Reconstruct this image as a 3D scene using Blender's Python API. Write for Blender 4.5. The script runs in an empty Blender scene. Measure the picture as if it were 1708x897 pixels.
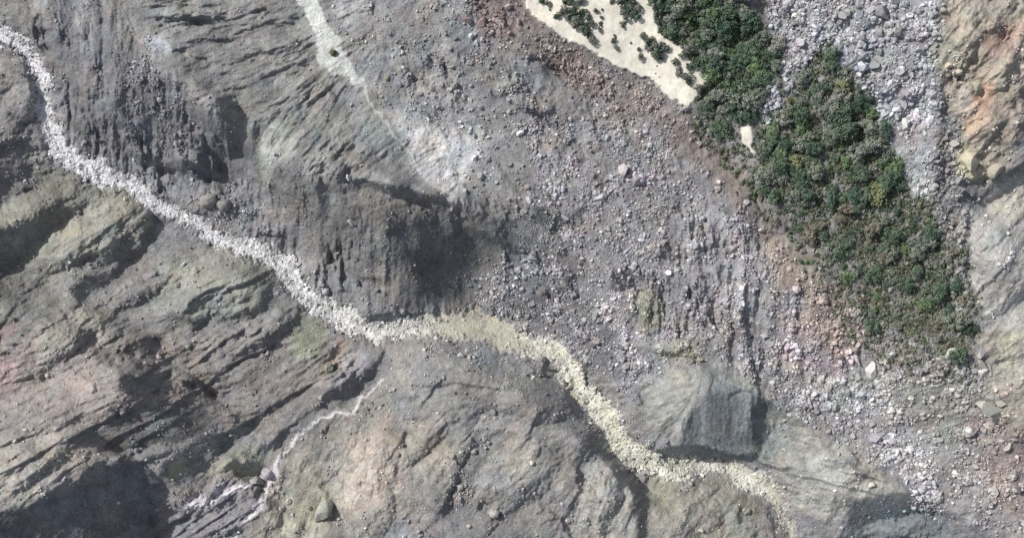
import bpy, math
import numpy as np
from mathutils import Vector

# ------------------------------------------------------------------ camera, sky, sun, exposure
SC = bpy.context.scene
COL = SC.collection
PX = 0.15                    # metres per photograph pixel on the datum plane
CX, CY = 854.0, 448.5
CAMH = 300.0
SUN_EL = math.radians(40.0)
SUN_XY = (-0.84, 0.54)       # towards the sun, seen from above

cam_d = bpy.data.cameras.new("camera")
cam = bpy.data.objects.new("camera", cam_d)
COL.objects.link(cam)
cam.location = (0, 0, CAMH)
cam.rotation_euler = (0, 0, 0)
cam_d.sensor_width = 36.0
cam_d.lens = 36.0 * CAMH / (1708 * PX)
cam_d.clip_start = 1.0
cam_d.clip_end = 5000.0
SC.camera = cam

world = bpy.data.worlds.new("World")
SC.world = world
world.use_nodes = True
wn = world.node_tree
bg = wn.nodes["Background"]
sky = wn.nodes.new("ShaderNodeTexSky")
sky.sky_type = 'NISHITA'
sky.sun_disc = False
sky.sun_elevation = SUN_EL
sky.sun_rotation = math.atan2(SUN_XY[0], SUN_XY[1]) % (2 * math.pi)
sky.air_density = 1.0
sky.dust_density = 2.5
hsv = wn.nodes.new("ShaderNodeHueSaturation")      # thin high cloud: a paler sky than the clear one
hsv.inputs["Saturation"].default_value = 0.6
wn.links.new(sky.outputs[0], hsv.inputs["Color"])
wn.links.new(hsv.outputs[0], bg.inputs[0])
bg.inputs[1].default_value = 0.092

sun_d = bpy.data.lights.new("sun", 'SUN')
sun_d.energy = 3.25
sun_d.angle = math.radians(0.9)
sun_d.color = (1.0, 0.975, 0.94)
sun = bpy.data.objects.new("sun", sun_d)
COL.objects.link(sun)
_l = math.hypot(*SUN_XY)
_d = Vector((SUN_XY[0] / _l * math.cos(SUN_EL), SUN_XY[1] / _l * math.cos(SUN_EL), math.sin(SUN_EL)))
sun.rotation_euler = _d.to_track_quat('Z', 'Y').to_euler()
sun.location = (-120, 80, 150)

SC.view_settings.view_transform = 'Standard'
SC.view_settings.look = 'None'
SC.view_settings.gamma = 1.0
SC.view_settings.exposure = 0.26
SC.view_settings.use_curve_mapping = False
SC.cycles.max_bounces = 4
SC.cycles.diffuse_bounces = 2
SC.cycles.glossy_bounces = 1
SC.cycles.transmission_bounces = 0
SC.cycles.use_denoising = False

# ------------------------------------------------------------------ map toolkit (one cell = one metre-grid pixel)
RNG = np.random.default_rng(20240711)
X0, Y0, NW, NH = -170, -112, 2048, 1120
yy, xx = np.mgrid[0:NH, 0:NW].astype(np.float32)
xx += X0
yy += Y0
kx = np.fft.rfftfreq(NW).astype(np.float32)[None, :]
ky = np.fft.fftfreq(NH).astype(np.float32)[:, None]
kk = np.sqrt(kx * kx + ky * ky)
kk[0, 0] = 1e-6
LX, LY = 0.84, 0.54          # away from the sun in map axes (y runs down)
_n = math.hypot(LX, LY)
LX /= _n
LY /= _n


def spec(amp):
    """Gaussian field of unit variance with the given amplitude spectrum."""
    w = RNG.standard_normal((NH, NW)).astype(np.float32)
    f = np.fft.rfft2(w) * amp
    f[0, 0] = 0
    r = np.fft.irfft2(f, s=(NH, NW)).astype(np.float32)
    return r / r.std()


def band(lmin, lmax, beta):
    a = kk ** (-beta)
    a = a * np.exp(-(kk * lmin) ** 2 * 0.5) * (1 - np.exp(-(kk * lmax) ** 2))
    return a


def blur(a, r):
    return np.fft.irfft2(np.fft.rfft2(a) * np.exp(-2 * (math.pi * kk * r) ** 2), s=(NH, NW)).astype(np.float32)


def slope_unit(h):
    """scale a height field so that its slope has unit rms"""
    gy, gx = np.gradient(h)
    return h / math.sqrt(float((gx * gx + gy * gy).mean()) / 2) * PX


def sm(t):
    t = np.clip(t, 0, 1)
    return t * t * (3 - 2 * t)


WX = xx + spec(band(30, 160, 1.5)) * 3.2 + spec(band(7, 40, 1.2)) * 1.5
WY = yy + spec(band(30, 160, 1.5)) * 3.2 + spec(band(7, 40, 1.2)) * 1.5


def window(pts, pad):
    xs = [p[0] for p in pts]
    ys = [p[1] for p in pts]
    a = max(0, int(min(xs) - pad - X0)); b = min(NW, int(max(xs) + pad - X0) + 1)
    c = max(0, int(min(ys) - pad - Y0)); d = min(NH, int(max(ys) + pad - Y0) + 1)
    return slice(c, max(d, c)), slice(a, max(a, b))


def seg_dist(x, y, pts, ws=None):
    best = np.full(x.shape, 1e9, np.float32)
    for i in range(len(pts) - 1):
        ax, ay = pts[i][:2]
        bx, by = pts[i + 1][:2]
        dx, dy = bx - ax, by - ay
        q = dx * dx + dy * dy + 1e-9
        t = np.clip(((x - ax) * dx + (y - ay) * dy) / q, 0, 1)
        d = np.hypot(x - ax - t * dx, y - ay - t * dy)
        if ws is not None:
            d = d - (ws[i] + (ws[i + 1] - ws[i]) * t)
        best = np.minimum(best, d)
    return best


def inside(x, y, pts):
    r = np.zeros(x.shape, bool)
    n = len(pts)
    for i in range(n):
        x1, y1 = pts[i]
        x2, y2 = pts[(i + 1) % n]
        if y1 == y2:
            continue
        c = ((y1 > y) != (y2 > y)) & (x < (x2 - x1) * (y - y1) / (y2 - y1) + x1)
        r ^= c
    return r


def poly(pts, soft, warp=True):
    """window and mask (0..1) of a polygon with an edge softened over `soft` cells"""
    sl = window(pts, soft + 16)
    x, y = (WX[sl], WY[sl]) if warp else (xx[sl], yy[sl])
    d = seg_dist(x, y, list(pts) + [pts[0]])
    d = np.where(inside(x, y, pts), -d, d)
    return sl, sm(0.5 - d / (2 * soft))


def stroke(pts, w, soft=None):
    soft = soft if soft is not None else max(2.0, w * 0.35)
    sl = window(pts, w + soft + 16)
    d = seg_dist(WX[sl], WY[sl], pts) - w * 0.5
    return sl, sm(0.5 - d / (2 * soft))


def blob(cx, cy, rx, ry, ang=0.0, warp=True):
    R = max(rx, ry) * 2 + 14
    sl = window([(cx, cy)], R)
    x, y = (WX[sl] - cx, WY[sl] - cy)
    c, s = math.cos(math.radians(ang)), math.sin(math.radians(ang))
    u = (x * c + y * s) / rx
    v = (-x * s + y * c) / ry
    return sl, np.exp(-(u * u + v * v) * 1.1)


# ------------------------------------------------------------------ the stream line
STREAM = [(-170, -40, 14), (-60, 20, 14), (0, 56, 13), (20, 66, 13), (42, 86, 13), (58, 108, 12), (67, 132, 12), (66, 160, 13), (76, 192, 15),
          (86, 222, 19), (100, 248, 17), (130, 272, 14), (165, 290, 14), (205, 301, 13), (235, 318, 12), (262, 341, 14),
          (300, 357, 12), (330, 376, 11), (365, 400, 12), (400, 412, 13), (440, 424, 14), (468, 442, 16), (488, 470, 17),
          (515, 498, 16), (550, 522, 14), (590, 541, 15), (630, 551, 15), (680, 550, 12), (712, 545, 11), (745, 541, 20),
          (785, 541, 25), (825, 556, 19), (860, 570, 12), (895, 577, 12), (922, 578, 13), (940, 602, 16), (955, 632, 16),
          (982, 666, 19), (1008, 700, 19), (1035, 735, 17), (1062, 768, 19), (1100, 780, 17), (1150, 778, 13),
          (1200, 784, 14), (1250, 797, 15), (1286, 814, 13), (1302, 842, 9), (1312, 866, 7), (1318, 890, 7), (1322, 920, 7),
          (1330, 1010, 7)]
RIVULETS = [([(640, 636), (612, 660), (592, 682), (560, 688), (530, 697), (500, 722), (482, 745), (470, 760), (458, 790), (450, 815),
              (430, 838), (420, 860), (400, 880), (384, 905)], 5.0),
            ([(448, 785), (425, 800), (400, 808), (365, 826), (335, 838), (315, 848)], 5.0),
            ([(452, 812), (436, 836), (420, 862), (398, 885), (380, 910)], 9.0),
            ([(470, 760), (455, 795), (446, 820)], 6.0),
            ([(245, 784), (252, 795), (262, 805)], 2.0)]

streamd = np.full((NH, NW), 1e9, np.float32)      # signed distance to the stream edge
_p = [(a, b) for a, b, c in STREAM]
_w = [c for a, b, c in STREAM]
streamd = seg_dist(WX, WY, _p, _w) + spec(band(4, 34, 1.0)) * 3.4 + spec(band(30, 140, 1.2)) * 2.6 - 0.6
pool = sm(np.clip(1.5 - np.abs((xx + spec(band(20, 80, 1)) * 8 - 800) / 75), 0, 1)) * (streamd < 6)
M_STREAM = sm(0.5 - streamd / 3.0)
islands = spec(band(6, 26, 1.0))
M_STREAM *= 1 - sm((islands - 1.7) * 2.5)
M_RIV = np.zeros((NH, NW), np.float32)
for pts, w in RIVULETS:
    sl, m = stroke(pts, w, 1.8)
    M_RIV[sl] = np.maximum(M_RIV[sl], m)

M_RIV *= np.clip(.95 + .45 * spec(band(5, 30, .8)), 0.65, 1)

# cream sand chute, upper right of centre
SAND = [[(872, -112), (868, -20), (880, 8), (905, 35), (945, 65), (1000, 98), (1045, 118), (1085, 140), (1105, 158), (1147, 180), (1160, 165),
         (1178, 140), (1184, 122), (1150, 95), (1115, 58), (1096, 30), (1092, -112)],
        [(1234, 214), (1246, 213), (1254, 226), (1259, 250), (1252, 254), (1243, 238)]]
M_SAND = np.zeros((NH, NW), np.float32)
for pts in SAND:
    sl, m = poly(pts, 2.6)
    M_SAND[sl] = np.maximum(M_SAND[sl], m)
# pale dust chute, upper centre
CHUTE = [(488, -60), (491, 0), (512, 38), (530, 80), (534, 105), (552, 122), (585, 138), (600, 150), (612, 148), (604, 136), (592, 122),
         (582, 98), (566, 72), (556, 45), (530, 12), (522, -60)]
M_CHUTE = np.zeros((NH, NW), np.float32)
sl, m = poly(CHUTE, 3.0)
M_CHUTE[sl] = m
sl, m = stroke([(602, 142), (622, 172), (636, 200), (655, 232), (690, 266), (715, 298), (728, 312), (760, 326)], 4.5, 2.5)
M_CHUTE[sl] = np.maximum(M_CHUTE[sl], m * 0.95)

# ------------------------------------------------------------------ relief that faces away from / towards the sun
D = np.zeros((NH, NW), np.float32)
B = np.zeros((NH, NW), np.float32)
DARK_POLYS = [
    # left edge, below the stream bend
    (.42, 16, [(-60, 232), (30, 232), (52, 262), (58, 300), (34, 332), (-60, 350)]),
    (.85, 4, [(-60, 395), (0, 386), (50, 368), (100, 346), (140, 330), (135, 348), (85, 374), (52, 402), (30, 440), (0, 450), (-60, 455)]),
    (.95, 5, [(243, 348), (258, 372), (254, 400), (232, 424), (210, 440), (196, 462), (180, 460), (200, 430), (225, 410), (240, 392)]),
    (.4, 9, [(110, 428), (170, 412), (225, 402), (222, 428), (180, 445), (110, 452)]),
    (.9, 5, [(306, 186), (320, 190), (345, 232), (368, 262), (372, 296), (345, 300), (330, 270), (318, 225)]),
    (.85, 5, [(365, 168), (394, 168), (404, 196), (404, 264), (388, 268), (374, 240), (366, 205)]),
    (.55, 6, [(412, 204), (432, 200), (434, 262), (418, 264)]),
    (.35, 14, [(170, 70), (230, 120), (300, 180), (320, 240), (250, 262), (190, 200), (165, 130)]),
    # central cliff
    (.68, 26, [(628, 366), (690, 350), (770, 362), (802, 386), (796, 440), (787, 492), (742, 508), (692, 524), (668, 502), (682, 462), (655, 438), (640, 402)]),
    (.8, 22, [(690, 380), (775, 380), (778, 440), (765, 485), (715, 500), (690, 470), (672, 430)]),
    (.4, 16, [(700, 330), (800, 350), (862, 368), (866, 405), (820, 425), (780, 400), (690, 352)]),
    (.6, 6, [(576, 292), (600, 300), (680, 314), (738, 330), (730, 342), (660, 330), (584, 322)]),
    (.7, 4, [(524, 286), (536, 284), (548, 306), (552, 370), (540, 384), (534, 340)]),
    (.22, 12, [(488, 284), (640, 310), (640, 420), (600, 460), (500, 400)]),
    (.6, 6, [(890, 346), (935, 350), (942, 378), (915, 386), (892, 372)]),
    (.55, 5, [(1012, 458), (1045, 450), (1068, 462), (1060, 480), (1020, 480)]),
    # left slopes
    (.55, 6, [(108, 482), (150, 462), (210, 444), (196, 462), (150, 482), (120, 504)]),
    (.75, 6, [(428, 500), (452, 474), (452, 500), (430, 520), (385, 536), (330, 545), (318, 562), (316, 530), (326, 528), (340, 538), (380, 520)]),
    (.8, 5, [(198, 624), (240, 626), (290, 616), (280, 640), (236, 652), (204, 652)]),
    (.8, 5, [(270, 562), (278, 588), (262, 606), (228, 612), (240, 592)]),
    (.55, 4, [(196, 588), (272, 560), (275, 572), (215, 600)]),
    (.45, 12, [(100, 738), (150, 708), (185, 690), (200, 674), (300, 668), (372, 684), (345, 712), (290, 738), (235, 758), (190, 752), (140, 752)]),
    (.8, 7, [(-80, 868), (0, 850), (60, 838), (105, 800), (150, 782), (198, 768), (232, 776), (268, 806), (262, 850), (258, 960), (-80, 960)]),
    (.6, 9, [(268, 780), (292, 752), (330, 722), (400, 700), (440, 694), (420, 720), (370, 752), (338, 792), (300, 815), (275, 805)]),
    (.8, 5, [(395, 764), (430, 770), (452, 770), (440, 784), (410, 795), (378, 782)]),
    (1.0, 6, [(600, 618), (618, 602), (636, 588), (634, 604), (618, 640), (590, 662), (552, 672), (514, 684), (484, 710), (462, 744), (440, 764), (450, 740),
              (490, 700), (540, 668)]),
    # stream left bank hollows
    (.95, 3, [(904, 592), (914, 585), (920, 600), (912, 612), (903, 616)]),
    (.85, 4, [(944, 632), (956, 636), (958, 672), (962, 702), (950, 700), (944, 672)]),
    (.9, 4, [(990, 715), (1012, 738), (1040, 772), (1062, 800), (1052, 812), (1024, 786), (1002, 752)]),
    (.9, 6, [(1050, 800), (1070, 810), (1080, 850), (1078, 910), (1058, 910), (1060, 850)]),
    (.6, 5, [(976, 715), (1008, 720), (1014, 744), (980, 764), (968, 790), (962, 770)]),
    # pale knoll
    (1.1, 4, [(1094, 750), (1120, 746), (1160, 736), (1210, 752), (1258, 756), (1266, 768), (1180, 770), (1100, 768)]),
    (.85, 6, [(1258, 660), (1272, 656), (1284, 672), (1280, 720), (1268, 764), (1254, 738), (1252, 700)]),
    (.5, 8, [(1152, 680), (1170, 676), (1168, 750), (1134, 750), (1142, 710)]),
    (.25, 7, [(1190, 620), (1230, 650), (1235, 740), (1180, 740)]),
    # bottom right
    (.8, 8, [(1388, 910), (1410, 868), (1432, 832), (1478, 816), (1520, 816), (1558, 846), (1566, 866), (1520, 856), (1470, 868), (1440, 910)]),
    # far right
    (.85, 5, [(1612, 345), (1630, 320), (1655, 300), (1690, 282), (1708, 262), (1760, 250), (1760, 280), (1700, 306), (1668, 318), (1640, 334), (1620, 352)]),
    (.75, 5, [(1760, 430), (1720, 448), (1695, 484), (1668, 520), (1650, 530), (1680, 520), (1712, 500), (1760, 490)]),
    (.7, 8, [(1720, 120), (1700, 150), (1690, 200), (1690, 250), (1700, 262), (1760, 240), (1760, 120)]),
    (.25, 10, [(640, 720), (800, 690), (790, 740), (770, 800), (735, 850), (728, 800), (760, 740)]),
]
DARK_STROKES = [
    (.95, 7, [(24, 84), (40, 104), (49, 130), (50, 162)]),
    (.5, 7, [(62, 28), (66, 70), (72, 92)]),
    (.5, 12, [(236, 262), (268, 284), (300, 288)]),
    (.7, 12, [(310, 276), (350, 288), (372, 296)]),
    (.5, 5, [(120, 250), (128, 268), (150, 282)]),
    (.5, 7, [(155, 215), (165, 235), (172, 240)]),
    (.5, 4, [(260, 38), (310, 40), (370, 30), (440, 18)]),
    (.6, 7, [(308, 28), (325, 32), (345, 30)]),
    (.4, 4, [(395, 55), (430, 44), (475, 42), (508, 28)]),
    (.4, 5, [(365, 110), (400, 100), (440, 90), (480, 78)]),
    (.5, 4, [(290, 86), (310, 87)]), (.4, 3, [(320, 95), (345, 95)]), (.4, 4, [(355, 70), (375, 66)]),
    (.4, 3, [(520, 104), (490, 106), (450, 112)]),
    (.45, 4, [(545, 150), (562, 162), (556, 176)]),
    (.45, 4, [(578, 148), (560, 172), (545, 196)]),
    (.4, 4, [(640, 640), (600, 660)]),
    (.7, 7, [(592, 298), (610, 304)]),
    (.7, 10, [(655, 318), (700, 328), (740, 334)]),
    (.4, 3, [(590, 432), (610, 434)]), (.4, 4, [(595, 462), (625, 466)]), (.4, 3, [(566, 487), (610, 492)]),
    (.55, 8, [(625, 525), (660, 528), (700, 526)]),
    (.6, 4, [(705, 533), (725, 524), (736, 514)]),
    (.6, 5, [(880, 98), (900, 96), (915, 102), (918, 118)]),
    (.5, 8, [(872, 180), (900, 192), (922, 184)]),
    (.3, 10, [(905, 95), (908, 130)]),
    (.45, 12, [(790, 385), (840, 402), (868, 420)]),
    (.5, 6, [(850, 345), (845, 372), (830, 392)]),
    (.4, 8, [(970, 350), (945, 372)]),
    (.75, 5, [(-20, 572), (10, 574), (45, 566), (85, 540), (128, 505)]),
    (.7, 4, [(165, 515), (195, 492), (228, 470), (262, 454)]),
    (.4, 4, [(10, 642), (50, 634), (90, 610)]),
    (.4, 3, [(110, 610), (130, 575), (150, 560)]),
    (.55, 7, [(388, 602), (420, 590), (440, 578)]),
    (.8, 6, [(440, 574), (470, 562), (490, 542), (494, 520)]),
    (.5, 5, [(392, 610), (350, 622), (320, 625)]),
    (.7, 8, [(310, 640), (332, 642), (348, 656)]),
    (.5, 5, [(150, 655), (155, 640)]), (.4, 3, [(105, 655), (118, 652)]),
    (.35, 3, [(120, 700), (132, 690)]),
    (.6, 5, [(20, 590), (0, 592), (-20, 600)]),
    (.65, 5, [(642, 765), (660, 750), (674, 738), (681, 720)]),
    (.6, 7, [(784, 732), (775, 752), (764, 775)]),
    (.6, 9, [(758, 800), (750, 830), (742, 850)]),
    (.5, 5, [(820, 828), (806, 840), (800, 850)]),
    (.5, 3, [(690, 642), (740, 644), (800, 640), (850, 642)]),
    (.35, 3, [(680, 662), (720, 648)]),
    (.5, 4, [(848, 712), (842, 724)]),
    (.8, 6, [(936, 866), (950, 850), (968, 824), (974, 796)]),
    (.6, 5, [(905, 872), (935, 862)]), (.6, 5, [(934, 866), (946, 885), (956, 905)]),
    (.7, 5, [(1010, 742), (990, 752), (972, 775), (965, 805)]),
    (.5, 4, [(920, 700), (960, 692)]),
    (.6, 7, [(880, 622), (905, 620), (912, 626)]),
    (.55, 4, [(1069, 672), (1064, 655), (1080, 640), (1098, 632), (1115, 618)]),
    (.6, 6, [(1094, 590), (1120, 592), (1145, 576), (1152, 564)]),
    (.45, 5, [(1070, 552), (1092, 556), (1110, 540)]),
    (.4, 4, [(1064, 480), (1062, 530)]),
    (.7, 5, [(1184, 498), (1188, 520), (1190, 552)]), (.6, 5, [(1209, 520), (1214, 548), (1216, 600)]),
    (.6, 5, [(1198, 400), (1206, 420), (1200, 470), (1194, 500)]), (.45, 4, [(1172, 480), (1176, 510)]),
    (.6, 6, [(1240, 520), (1244, 560), (1254, 620), (1262, 650)]), (.5, 4, [(1255, 440), (1262, 480), (1258, 520)]),
    (.45, 5, [(1110, 400), (1112, 430)]),
    (.7, 5, [(1276, 775), (1300, 780), (1318, 779)]),
    (.55, 5, [(1424, 758), (1432, 770), (1426, 790), (1450, 800)]),
    (.5, 8, [(1396, 822), (1392, 850), (1385, 870)]),
    (.7, 7, [(1232, 842), (1232, 868)]), (.5, 4, [(1285, 850), (1292, 880), (1290, 905)]),
    (.5, 5, [(1150, 845), (1175, 825), (1200, 815)]), (.4, 4, [(1138, 880), (1150, 850)]),
    (.7, 6, [(550, 835), (554, 858)]),
    (.45, 4, [(1190, 622), (1186, 660)]), (.6, 4, [(1218, 668), (1226, 655), (1245, 650)]),
    (.35, 4, [(1216, 680), (1214, 720)]), (.3, 4, [(1196, 650), (1194, 700)]),
    (.4, 4, [(1186, 726), (1205, 728)]), (.4, 3, [(1096, 702), (1120, 694)]),
    (.55, 10, [(1568, 122), (1574, 170), (1576, 230), (1566, 300)]),
    (.55, 8, [(1606, 125), (1588, 132), (1575, 128)]),
    (.6, 6, [(1628, 82), (1618, 105), (1606, 122)]),
    (.5, 5, [(1700, 12), (1680, 30), (1660, 50), (1640, 56)]), (.4, 4, [(1668, 72), (1640, 92), (1630, 88)]),
    (.6, 5, [(1640, 148), (1632, 160), (1625, 156)]), (.5, 10, [(1672, 150), (1685, 120), (1708, 95)]),
    (.45, 10, [(1640, 296), (1610, 300), (1600, 330)]), (.6, 5, [(1613, 362), (1608, 390), (1612, 450), (1620, 500)]),
    (.4, 4, [(1700, 405), (1680, 440), (1672, 460)]), (.35, 4, [(1650, 430), (1640, 462), (1630, 478)]),
    (.4, 3, [(1660, 328), (1680, 324)]), (.4, 3, [(1682, 342), (1700, 340)]),
    (.4, 12, [(1505, 190), (1520, 170)]), (.5, 9, [(1465, 38), (1448, 44), (1440, 50)]), (.4, 8, [(1495, 55), (1492, 70)]),
    (.5, 8, [(1545, 52), (1550, 62)]), (.5, 5, [(425, 806), (442, 812)]),
    (.6, 4, [(447, 880), (442, 896)]),
    (.5, 5, [(360, 352), (385, 355), (394, 342)]), (.4, 4, [(320, 352), (345, 358)]),
    (.5, 4, [(436, 300), (450, 318)]), (.4, 3, [(474, 322), (492, 330)]),
    (.6, 4, [(436, 386), (458, 392), (476, 396)]), (.5, 4, [(496, 512), (508, 520)]),
    (.4, 4, [(380, 412), (392, 424), (404, 428)]),
    (.35, 5, [(530, 790), (545, 760), (560, 735)]), (.6, 6, [(538, 812), (530, 808), (545, 800)]),
    (.35, 4, [(290, 880), (320, 866), (350, 850), (372, 842)]), (.35, 4, [(300, 852), (330, 842)]), (.45, 4, [(340, 890), (372, 886)]),
]
BRIGHT = [
    (.6, 26, [(215, 470), (300, 440), (400, 440)]),
    (.5, 24, [(230, 520), (300, 500)]),
    (.55, 20, [(20, 560), (70, 530), (110, 500)]),
    (.55, 30, [(0, 690), (90, 650), (190, 600)]),
    (.5, 22, [(520, 630), (580, 610)]),
    (.5, 18, [(400, 545), (450, 530)]),
    (.55, 20, [(1000, 770), (975, 830)]),
    (.5, 30, [(830, 700), (900, 720), (880, 780)]),
    (.5, 26, [(650, 600), (720, 590), (800, 600)]),
    (.5, 16, [(690, 740), (720, 715)]),
    (.45, 20, [(1110, 815), (1130, 850)]),
    (.5, 22, [(1310, 720), (1360, 740)]),
    (.5, 14, [(320, 165), (340, 180)]),
    (.45, 18, [(580, 250), (660, 290)]),
    (.6, 20, [(600, 285), (680, 300), (745, 318)]),
    (.7, 26, [(560, 470), (620, 500)]),  # weight, soft polygon or stroke
    (.7, 16, [(150, 345), (110, 368), (70, 395), (40, 430), (20, 450)]),
    (.6, 10, [(0, 372), (50, 350), (110, 322), (150, 312)]),
    (.6, 9, [(180, 764), (225, 768), (262, 752), (298, 738)]),
    (.5, 16, [(360, 768), (400, 744), (430, 728)]),
    (.5, 30, [(1090, 640), (1140, 618), (1180, 610)]),
    (.4, 20, [(1195, 610), (1250, 645)]),
    (.5, 12, [(455, 545), (420, 568), (380, 585)]),
    (.5, 6, [(300, 620), (318, 610), (330, 605)]),
    (.5, 20, [(1650, 340), (1625, 380), (1625, 430)]),
    (.4, 16, [(700, 690), (760, 720)]),
    (.5, 14, [(1330, 770), (1400, 760)]),
    (.6, 6, [(950, 850), (905, 862)]),
    (.4, 10, [(450, 250), (440, 290)]),
    (.4, 6, [(10, 640), (60, 618), (110, 590)]),
]
for v, soft, pts in DARK_POLYS:
    sl, m = poly(pts, soft)
    D[sl] = np.maximum(D[sl], m * v)
for v, w, pts in DARK_STROKES:
    sl, m = stroke(pts, w * 1.15)
    D[sl] = np.maximum(D[sl], m * min(1.15, v * 1.4))
for v, w, pts in BRIGHT:
    sl, m = stroke(pts, w, w * 0.6)
    B[sl] = np.maximum(B[sl], m * v)
D *= 1 - 0.8 * M_STREAM
target = -1.15 * D + 0.6 * B
# height whose slope along the light is `target`
sk = (kx * LX + ky * LY) * 2 * math.pi
k2 = (kk * 2 * math.pi) ** 2
h_relief = np.zeros((NH, NW), np.float32)
goal = target * PX
for _ in range(3):
    gy_, gx_ = np.gradient(h_relief)
    res = goal - (gx_ * LX + gy_ * LY)
    Hs = np.fft.rfft2(res) * (-1j * sk) / (sk * sk + 0.03 * k2 + (1 / 260.0) ** 2 * 0.6)
    Hs[0, 0] = 0
    h_relief += np.fft.irfft2(Hs, s=(NH, NW)).astype(np.float32)

# ------------------------------------------------------------------ valley form
cd = seg_dist(xx, yy, _p)
h_valley = 7.0 * (1 - np.exp(-cd / 170.0)) + cd * 0.012
h_valley -= 0.7 * sm(0.5 - (streamd - 2) / 14.0)

# ------------------------------------------------------------------ texture of the rock: strength maps and grain direction
ISO = np.full((NH, NW), .17, np.float32)
ANI = np.full((NH, NW), .13, np.float32)
REG = [  # polygon, iso, aniso
    ([(120, -60), (520, -60), (600, 140), (735, 315), (600, 300), (440, 270), (330, 170), (200, 70)], .10, .23),
    ([(80, -60), (200, 60), (330, 170), (440, 270), (440, 330), (330, 330), (180, 290), (110, 240), (85, 150)], .22, .23),
    ([(440, 280), (640, 310), (800, 340), (800, 500), (640, 520), (540, 480), (440, 400)], .12, .12),
    ([(-60, 330), (60, 250), (240, 330), (250, 400), (180, 480), (-60, 600)], .12, .15),
    ([(-60, 560), (200, 480), (400, 420), (560, 540), (620, 600), (460, 760), (200, 780), (-60, 880)], .12, .17),
    ([(620, 570), (900, 590), (1000, 720), (950, 900), (600, 900), (560, 760)], .12, .09),
    ([(1070, 640), (1190, 600), (1285, 660), (1270, 770), (1100, 765)], .06, .14),
    ([(1290, 740), (1430, 760), (1480, 810), (1400, 880), (1300, 850)], .14, .14),
    ([(1600, 300), (1708, 280), (1760, 540), (1640, 560)], .12, .14),
    ([(1560, -60), (1760, -60), (1760, 300), (1610, 300), (1570, 130)], .26, .22),
    ([(-80, 860), (60, 838), (200, 770), (270, 806), (260, 920), (-80, 940)], .10, .08),
    ([(640, 362), (790, 370), (787, 492), (692, 524), (655, 438)], .08, .10),
    ([(270, 860), (400, 800), (450, 840), (390, 900), (250, 900)], .26, .30),
    ([(60, 255), (110, 255), (240, 320), (150, 330), (60, 290)], .28, .1),
]
for pts, a, b in REG:
    sl, m = poly(pts, 14)
    ISO[sl] += (a - ISO[sl]) * m
    ANI[sl] += (b - ANI[sl]) * m
sl, m = poly([(1090, 330), (1290, 400), (1330, 560), (1270, 660), (1180, 600), (1090, 560)], 20)
ANI[sl] += (.3 - ANI[sl]) * m
ISO *= 1 - M_STREAM * 0.3
ANI *= 1 - np.maximum(M_STREAM, M_SAND) * 0.85
ISO *= 1 - M_SAND * 0.75
ISO *= 1 - M_CHUTE * 0.5
ANI *= 1 - M_CHUTE * 0.6

GRAIN = [  # x, y, direction of the grain in degrees (y down), reach
    (300, 20, -6, 90), (380, 90, -8, 80), (470, 40, -22, 60), (470, 120, -28, 50), (560, 200, -50, 60), (500, 230, -42, 60), (640, 260, -38, 50),
    (690, 290, -25, 40), (160, 80, 88, 70), (240, 200, 85, 70), (110, 20, 70, 50), (350, 240, 85, 60), (420, 280, 80, 50), (520, 350, 89, 70),
    (600, 400, 89, 70), (720, 440, 88, 70), (30, 340, -32, 60), (130, 400, -35, 70), (60, 440, -15, 50), (60, 540, -22, 60), (30, 620, -15, 50), (120, 580, -45, 40),
    (150, 680, -25, 70), (60, 740, -35, 70), (220, 650, -12, 60), (200, 740, -12, 60), (330, 700, -5, 60), (350, 480, -25, 70), (430, 560, -35, 60),
    (330, 780, -35, 60), (320, 860, -28, 60), (520, 640, -35, 60), (520, 760, -70, 70), (620, 800, 86, 70), (690, 880, 35, 50), (760, 640, -4, 70),
    (760, 740, -50, 60), (880, 660, 6, 60), (880, 800, -40, 80), (1000, 840, -80, 60), (1140, 840, -50, 60), (1200, 690, 87, 60), (1110, 650, -20, 40),
    (1350, 790, 12, 60), (1430, 840, -60, 40), (1640, 60, -58, 60), (1650, 180, -30, 60), (1660, 120, -35, 40), (1650, 400, -50, 70), (1680, 560, -30, 50), (1000, 300, 60, 120),
    (1200, 480, 88, 90), (850, 120, 60, 100), (20, 150, -10, 60), (20, 280, -3, 50), (1500, 870, 10, 50), (1680, 650, -20, 60)]
q = 8
gx_, gy_ = xx[::q, ::q], yy[::q, ::q]
vc = np.zeros_like(gx_)
vs = np.zeros_like(gx_)
for x, y, a, r in GRAIN:
    w = np.exp(-((gx_ - x) ** 2 + (gy_ - y) ** 2) / (2 * (r * 0.6) ** 2)) + 1e-7 / (1 + ((gx_ - x) ** 2 + (gy_ - y) ** 2) / 1e4)
    vc += w * math.cos(2 * math.radians(a))
    vs += w * math.sin(2 * math.radians(a))
ang = 0.5 * np.arctan2(vs, vc)
NA = 10
ani = np.zeros((NH, NW), np.float32)
ang_f_c = blur(np.kron(np.cos(2 * ang), np.ones((q, q)))[:NH, :NW].astype(np.float32), 8)
ang_f_s = blur(np.kron(np.sin(2 * ang), np.ones((q, q)))[:NH, :NW].astype(np.float32), 8)
angf = 0.5 * np.arctan2(ang_f_s, ang_f_c)
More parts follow.
